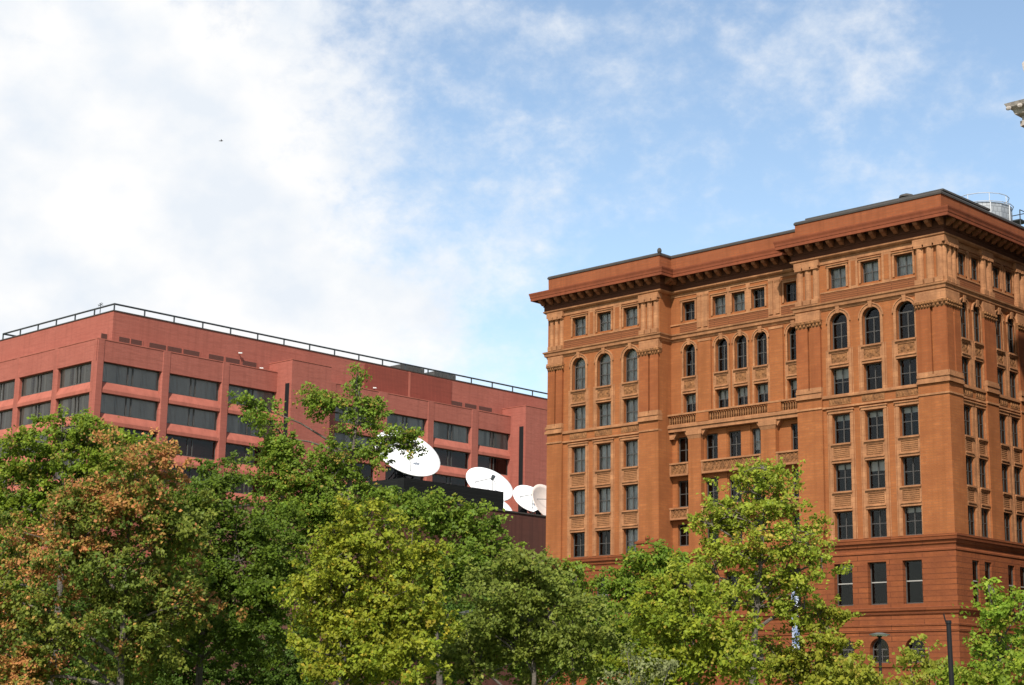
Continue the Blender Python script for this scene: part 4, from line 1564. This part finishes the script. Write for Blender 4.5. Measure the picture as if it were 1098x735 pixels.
TREES = [
    ('autumn', 13.67, -78.29, [(0.28, 7.38, 1.94, 1.57, 'o'), (-2.4, 5.37, 1.8, 1.71, 'o'), (-0.24, 4.63, 2.23, 1.8, 'g'), (1.67, 5.9, 1.31, 1.31, 'g'), (-2.96, 2.51, 1.69, 1.84, 'm'), (-0.02, 2.19, 2.15, 1.69, 'g'), (1.94, 3.44, 1.11, 1.42, 'm'), (-0.84, 6.23, 1.43, 1.06, 'o'), (-5.07, 3.94, 1.55, 2.16, 'g'), (-3.3, 0.93, 1.83, 1.22, 'o')]),
    ('leftback', 5.67, -76.0, [(0.89, 9.72, 1.56, 1.06), (-1.11, 8.97, 1.63, 1.27), (-1.97, 7.25, 1.48, 1.76), (1.47, 8.55, 1.77, 1.27), (-2.19, 4.8, 1.47, 2.09), (-0.07, 10.28, 0.92, 0.57), (-0.28, 7.28, 1.76, 1.58), (2.39, 9.64, 0.78, 0.64), (-3.5, 7.94, 1.41, 1.76)]),
    ('darkgreen', 10.29, -72.63, [(0.08, 7.98, 1.25, 1.18), (-0.57, 5.2, 1.66, 2.07), (1.24, 5.74, 2.0, 2.14), (0.74, 3.34, 2.06, 1.99), (2.51, 3.54, 1.65, 1.99), (2.71, 5.25, 1.38, 1.38), (-0.51, 7.27, 1.18, 1.18), (-1.27, 2.46, 1.37, 1.71)]),
    ('tall', 8.87, -64.72, [(0.14, 13.31, 0.43, 0.78), (-1.02, 12.11, 0.93, 0.78), (0.32, 11.73, 1.09, 1.01), (-0.09, 10.0, 1.39, 1.31), (1.74, 10.97, 1.16, 0.5), (2.75, 10.67, 0.62, 0.35), (1.29, 10.49, 0.54, 0.39), (-0.88, 8.44, 1.92, 1.46), (-4.06, 12.13, 0.78, 0.47), (-3.3, 10.97, 1.05, 0.89), (-2.8, 10.12, 1.01, 1.01), (-1.96, 8.65, 1.31, 1.15), (-2.39, 9.54, 1.23, 1.16), (-1.52, 7.27, 2.07, 1.61), (1.05, 8.16, 1.54, 1.15), (-1.62, 12.61, 0.55, 0.39), (-2.88, 8.48, 1.31, 1.15)]),
    ('yellow', 22.16, -76.88, [(1.25, 5.2, 1.36, 0.91), (0.32, 4.28, 1.36, 1.19), (2.64, 4.31, 1.25, 1.25), (1.44, 3.09, 1.8, 1.41), (-0.2, 3.15, 1.01, 1.07), (2.75, 2.64, 1.24, 1.41), (1.55, 1.43, 2.24, 1.18), (0.31, 2.43, 1.01, 0.84)]),
    ('middark', 18.82, -68.6, [(-1.26, 6.88, 1.32, 0.66), (-0.13, 6.67, 1.19, 0.86), (1.07, 6.09, 1.12, 0.79), (0.43, 4.93, 1.31, 1.44), (1.54, 5.24, 1.25, 1.25), (-0.47, 4.43, 1.11, 1.31)]),
    ('greygreen', 24.5, -70.0, [(-0.34, 4.35, 1.38, 0.72), (-1.29, 3.35, 1.32, 1.2), (0.51, 3.29, 1.5, 1.32), (-0.37, 1.98, 2.27, 1.37), (1.48, 1.92, 1.07, 1.19), (-2.21, 1.71, 0.95, 1.19)]),
    ('slim', 20.86, -63.84, [(-0.26, 4.76, 0.75, 0.61), (0.42, 3.6, 0.94, 1.15), (-0.31, 2.65, 1.01, 1.35), (0.7, 2.01, 0.87, 1.21)]),
    ('mid', 21.7, -60.49, [(0.01, 5.4, 1.33, 0.7), (-0.83, 4.42, 1.04, 1.04), (0.7, 4.16, 1.67, 1.39), (-0.41, 2.64, 1.59, 1.38), (-1.62, 1.67, 1.03, 1.03)]),
    ('sparse', 29.22, -64.78, [(0.52, 7.94, 0.8, 0.43), (-0.01, 7.25, 1.23, 0.61), (1.12, 7.08, 0.98, 0.61), (-0.78, 6.44, 0.98, 0.67), (0.34, 6.09, 1.83, 1.04), (1.77, 5.65, 0.85, 0.73), (-1.58, 6.18, 0.43, 0.43), (-0.43, 5.16, 1.34, 0.91), (1.23, 4.73, 1.4, 0.91), (2.3, 4.84, 0.49, 0.49), (0.22, 3.66, 1.57, 1.03), (1.73, 3.54, 0.91, 0.91), (-1.29, 4.48, 0.91, 0.79)]),
    ('low', 29.46, -68.37, [(0.02, 3.96, 1.1, 0.69), (-0.28, 2.82, 1.43, 1.15), (0.98, 1.99, 1.49, 1.2), (-0.74, 1.32, 1.31, 0.74)]),
    ('small', 30.6, -62.6, [(-0.14, 3.01, 0.85, 0.61), (-0.53, 1.86, 1.4, 0.97), (0.62, 1.7, 0.67, 0.79), (-1.63, 1.55, 1.21, 0.91)]),
    ('bushright', 36.89, -66.92, [(-0.08, 1.82, 0.42, 0.37), (-0.0, 1.15, 0.63, 0.42)]),
    ('right', 36.53, -62.53, [(0.03, 3.83, 0.31, 0.4), (-0.01, 3.1, 0.57, 0.57), (0.44, 2.27, 0.9, 0.85), (-0.42, 1.98, 0.45, 0.73), (0.87, 3.14, 0.4, 0.51)]),
    ('lowright', 39.64, -67.67, [(-0.16, 1.05, 1.1, 0.4), (-1.26, 0.96, 0.55, 0.3), (0.92, 1.19, 0.75, 0.62)]),
    ('greyshrub', 31.59, -73.07, [(0.0, 1.06, 0.67, 0.41), (-0.36, 0.75, 0.52, 0.26)]),
    ('lowmid', 35.94, -68.67, [(-0.06, 1.01, 0.88, 0.34), (-0.73, 0.84, 0.78, 0.26)]),
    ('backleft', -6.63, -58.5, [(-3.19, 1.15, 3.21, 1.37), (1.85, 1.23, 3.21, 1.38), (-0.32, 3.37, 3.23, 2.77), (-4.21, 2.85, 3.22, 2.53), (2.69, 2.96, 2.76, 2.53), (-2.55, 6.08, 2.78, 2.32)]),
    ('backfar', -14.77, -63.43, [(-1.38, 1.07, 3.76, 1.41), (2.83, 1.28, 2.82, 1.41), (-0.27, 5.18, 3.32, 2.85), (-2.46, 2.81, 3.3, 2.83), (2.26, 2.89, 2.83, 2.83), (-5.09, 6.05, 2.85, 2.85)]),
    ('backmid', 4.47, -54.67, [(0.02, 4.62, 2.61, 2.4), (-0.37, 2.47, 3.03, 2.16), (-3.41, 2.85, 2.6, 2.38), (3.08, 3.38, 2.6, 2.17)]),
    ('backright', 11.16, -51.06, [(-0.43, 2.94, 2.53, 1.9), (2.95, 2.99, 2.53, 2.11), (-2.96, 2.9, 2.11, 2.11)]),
]


def crown_mesh(key, base, lobes, rng):
    pal = [np.array(c) for c in PALETTE[key]]
    dens = DENS.get(key, 1.0)
    lmin, lmax = LEAF.get(key, (0.085, 0.165))
    C, S, T, G = [], [], [], []
    for lb in lobes:
        lat, z, rl, rv = lb[:4]
        flag = lb[4] if len(lb) > 4 else ''
        n = max(10, int(40 * dens * (rl * rv + 0.55 * rl * rl)))
        d = rng.normal(size=(n, 3))
        d /= np.linalg.norm(d, axis=1)[:, None]
        rad = rng.random(n) ** 0.42
        rad *= 1.0 + 0.16 * np.sin(5 * d[:, 0] + 3 * d[:, 2] + lat * 7) + 0.08 * rng.normal(size=n)
        off = d * rad[:, None]
        rd = (rl * 0.6 + rv * 0.4) * 0.95
        dd = 0.45 * rl * rng.normal()
        c = base + LAT * lat + DEP * (dd * 0.5) + np.array([0, 0, z])
        # most clumps gather round branch ends, so that masses and gaps form between them
        nb = max(3, n // 10)
        pick = rng.integers(0, nb, n)
        loose = rng.random(n) < 0.30
        off = np.where(loose[:, None], off, off[pick] + rng.normal(size=(n, 3)) * np.array([0.34, 0.34, 0.17]) / max(rl, 0.7))
        c = c + off[:, :1] * rl * LAT + off[:, 1:2] * rd * DEP + off[:, 2:3] * rv * np.array([0, 0, 1.0])
        keep = c[:, 2] > GZ + 0.5
        C.append(c[keep])
        G.append(d[keep])
        S.append(rng.uniform(0.55, 1.25, keep.sum()))
        p = {'o': 0.52, 'm': 0.32, 'g': 0.10}.get(flag, 0.05)
        # whole branches turn first: a slow wave through the crown, blurred by chance
        wv = 0.5 + 0.5 * np.sin(c[:, 0] * 1.3 + 1.3 + 0.8 * np.sin(c[:, 2] * 1.9)) * np.cos(c[:, 2] * 1.5 + c[:, 1] * 0.9)
        T.append(np.clip((p + 0.42 * (wv - 0.5) + 0.16 * rng.normal(size=n)) * 2.2 - 0.55, 0.02, 0.95)[keep])
    C, G, S, T = np.concatenate(C), np.concatenate(G), np.concatenate(S), np.concatenate(T)
    m = len(C)
    per = rng.integers(24, 50, m)
    ci = np.repeat(np.arange(m), per)
    n = len(ci)
    sg = 0.16 * S[ci]
    # leaves sit along a spray that leaves the clump's twig outwards and droops a little
    tw = G * 0.8 + rng.normal(size=(m, 3)) * 0.55 + np.array([0, 0, 0.12])
    tw /= np.linalg.norm(tw, axis=1)[:, None]
    al = rng.random(n) ** 0.8
    ln = (0.42 * S)[ci] * (al - 0.35)
    thin = 1.0 - 0.6 * al
    pos = C[ci] + tw[ci] * ln[:, None] * 1.5 + rng.normal(size=(n, 3)) * np.stack([sg * thin, sg * thin, sg * thin * 0.7], 1)
    pos[:, 2] -= 0.10 * al * al
    nrm = G[ci] * 0.55 + np.array([0.22, -0.45, 0.55]) + rng.normal(size=(n, 3)) * 0.5
    nrm /= np.linalg.norm(nrm, axis=1)[:, None]
    ax = rng.normal(size=(n, 3)) + G[ci] * 0.5 + np.array([0, 0, -0.45])
    ax -= nrm * (ax * nrm).sum(1)[:, None]
    ax /= np.linalg.norm(ax, axis=1)[:, None]
    sd = np.cross(nrm, ax)
    L = rng.uniform(lmin, lmax, n)[:, None]
    W = L * rng.uniform(0.30, 0.46, n)[:, None]
    b0 = pos - ax * L * 0.5
    tip = pos + ax * L * 0.5 - nrm * L * 0.10
    l_ = pos - ax * L * 0.05 + sd * W + nrm * L * 0.10
    r_ = pos - ax * L * 0.05 - sd * W + nrm * L * 0.10
    V = np.stack([b0, l_, tip, r_], 1).reshape(-1, 3)
    i0 = np.arange(n) * 4
    F = np.stack([i0, i0 + 1, i0 + 2, i0, i0 + 2, i0 + 3], 1).reshape(-1)
    hue = np.clip(rng.random(m)[ci] * 0.75 + rng.random(n) * 0.45 - 0.1, 0, 1)[:, None]
    col = pal[0] * (1 - hue) + pal[1] * hue
    warm = rng.random(n) < T[ci]
    w2 = rng.random(n)[:, None]
    col = np.where(warm[:, None], pal[2] * w2 + pal[3] * (1 - w2), col)
    col = col * (rng.uniform(0.85, 1.2, m)[ci] * rng.uniform(1.05, 1.6, n))[:, None]
    me = bpy.data.meshes.new('crown')
    me.vertices.add(len(V))
    me.vertices.foreach_set('co', V.astype(np.float32).reshape(-1))
    me.loops.add(len(F))
    me.loops.foreach_set('vertex_index', F.astype(np.int32))
    me.polygons.add(n * 2)
    me.polygons.foreach_set('loop_start', np.arange(n * 2, dtype=np.int32) * 3)
    me.update(calc_edges=True)
    a = me.attributes.new('leaf_colour', 'FLOAT_COLOR', 'POINT')
    rgba = np.ones((n, 4), np.float32)
    rgba[:, :3] = col
    a.data.foreach_set('color', np.repeat(rgba, 4, axis=0).reshape(-1))
    me.materials.append(M['leaf'])
    return me, C, G


def tree(key, bx, by, lobes):
    rng = np.random.default_rng(sum(ord(c) * (i + 3) for i, c in enumerate(key)))
    label, cat = LABEL[key]
    nm = {'tree': 'leafy_tree', 'bush': 'bush', 'shrub': 'shrub'}[cat]
    t = thing(nm, label, cat, (bx, by, GZ), 0.0, 'trees and shrubs on the mall')
    base = np.array([bx, by, 0.0])
    me, C, G = crown_mesh(key, base, lobes, rng)
    put('crown', me, t, (0, 0, 0))
    top = max(l[1] for l in lobes)
    ht = top - GZ
    k = MB().mat('bark')
    r0 = 0.035 + 0.0135 * ht
    if cat != 'tree':
        for i in range(5):
            q = C[rng.integers(len(C))]
            k.tube((bx + rng.normal() * 0.15, by + rng.normal() * 0.15, GZ), q, 0.03, 0.01, 6)
        k.build('stem', t)
        return
    # trunk: gently bent, tapering, up to near the top
    tl = max(lobes, key=lambda l: l[1])
    p = np.array([bx, by, GZ])
    end = base + LAT * tl[0] * 0.8 + np.array([0, 0, top])
    N = 9
    spine = []
    for i in range(N + 1):
        s = i / N
        q = p * (1 - s) + end * s
        q = q + LAT * 0.22 * math.sin(s * 5.0 + bx) * s + DEP * 0.2 * math.sin(s * 4.0 + by) * s
        q[:2] = q[:2] * 0 + (np.array([bx, by]) * (1 - s ** 1.6) + end[:2] * s ** 1.6) + (q - (p * (1 - s) + end * s))[:2]
        spine.append(q)
    rad = [r0 * (1.35 if i == 0 else 1.0) * (1 - 0.86 * i / N) for i in range(N + 1)]
    for i in range(N):
        k.tube(spine[i], spine[i + 1], rad[i], rad[i + 1], 10, False)
    # limbs: one to each lobe, then twigs out to the leaf clumps
    for lb in lobes:
        c = base + LAT * lb[0] + np.array([0, 0, lb[1] - lb[3] * 0.25])
        zs = np.array([q[2] for q in spine])
        j = int(np.clip(np.searchsorted(zs, c[2] - 0.45 * abs(lb[0]) - 0.8), 2, N - 1))
        a = spine[j]
        mid = a * 0.45 + c * 0.55 + np.array([0, 0, 0.18 * np.linalg.norm(c - a)])
        ra = min(rad[j] * 0.62, 0.02 + 0.03 * np.linalg.norm(c - a))
        prev = a
        for s in (0.25, 0.5, 0.75, 1.0):
            q = a * (1 - s) ** 2 + mid * 2 * s * (1 - s) + c * s * s
            k.tube(prev, q, ra * (1.08 - 0.72 * s + 0.17), ra * (1.08 - 0.72 * s), 7, False)
            prev = q
        d = np.linalg.norm((C - c) / np.array([lb[2], lb[2], lb[3]]), axis=1)
        near = np.where(d < 1.15)[0]
        if len(near):
            for q in rng.choice(near, min(len(near), 14), replace=False):
                e = C[q]
                st = a * (1 - 0.8) ** 2 + mid * 2 * 0.8 * 0.2 + c * 0.64 if rng.random() < 0.5 else c
                m_ = (st + e) / 2 + np.array([0, 0, 0.12])
                k.tube(st, m_, 0.022, 0.015, 5, False)
                k.tube(m_, e, 0.015, 0.007, 5, False)
    k.build('trunk', t)


for spec in TREES:
    tree(*spec)
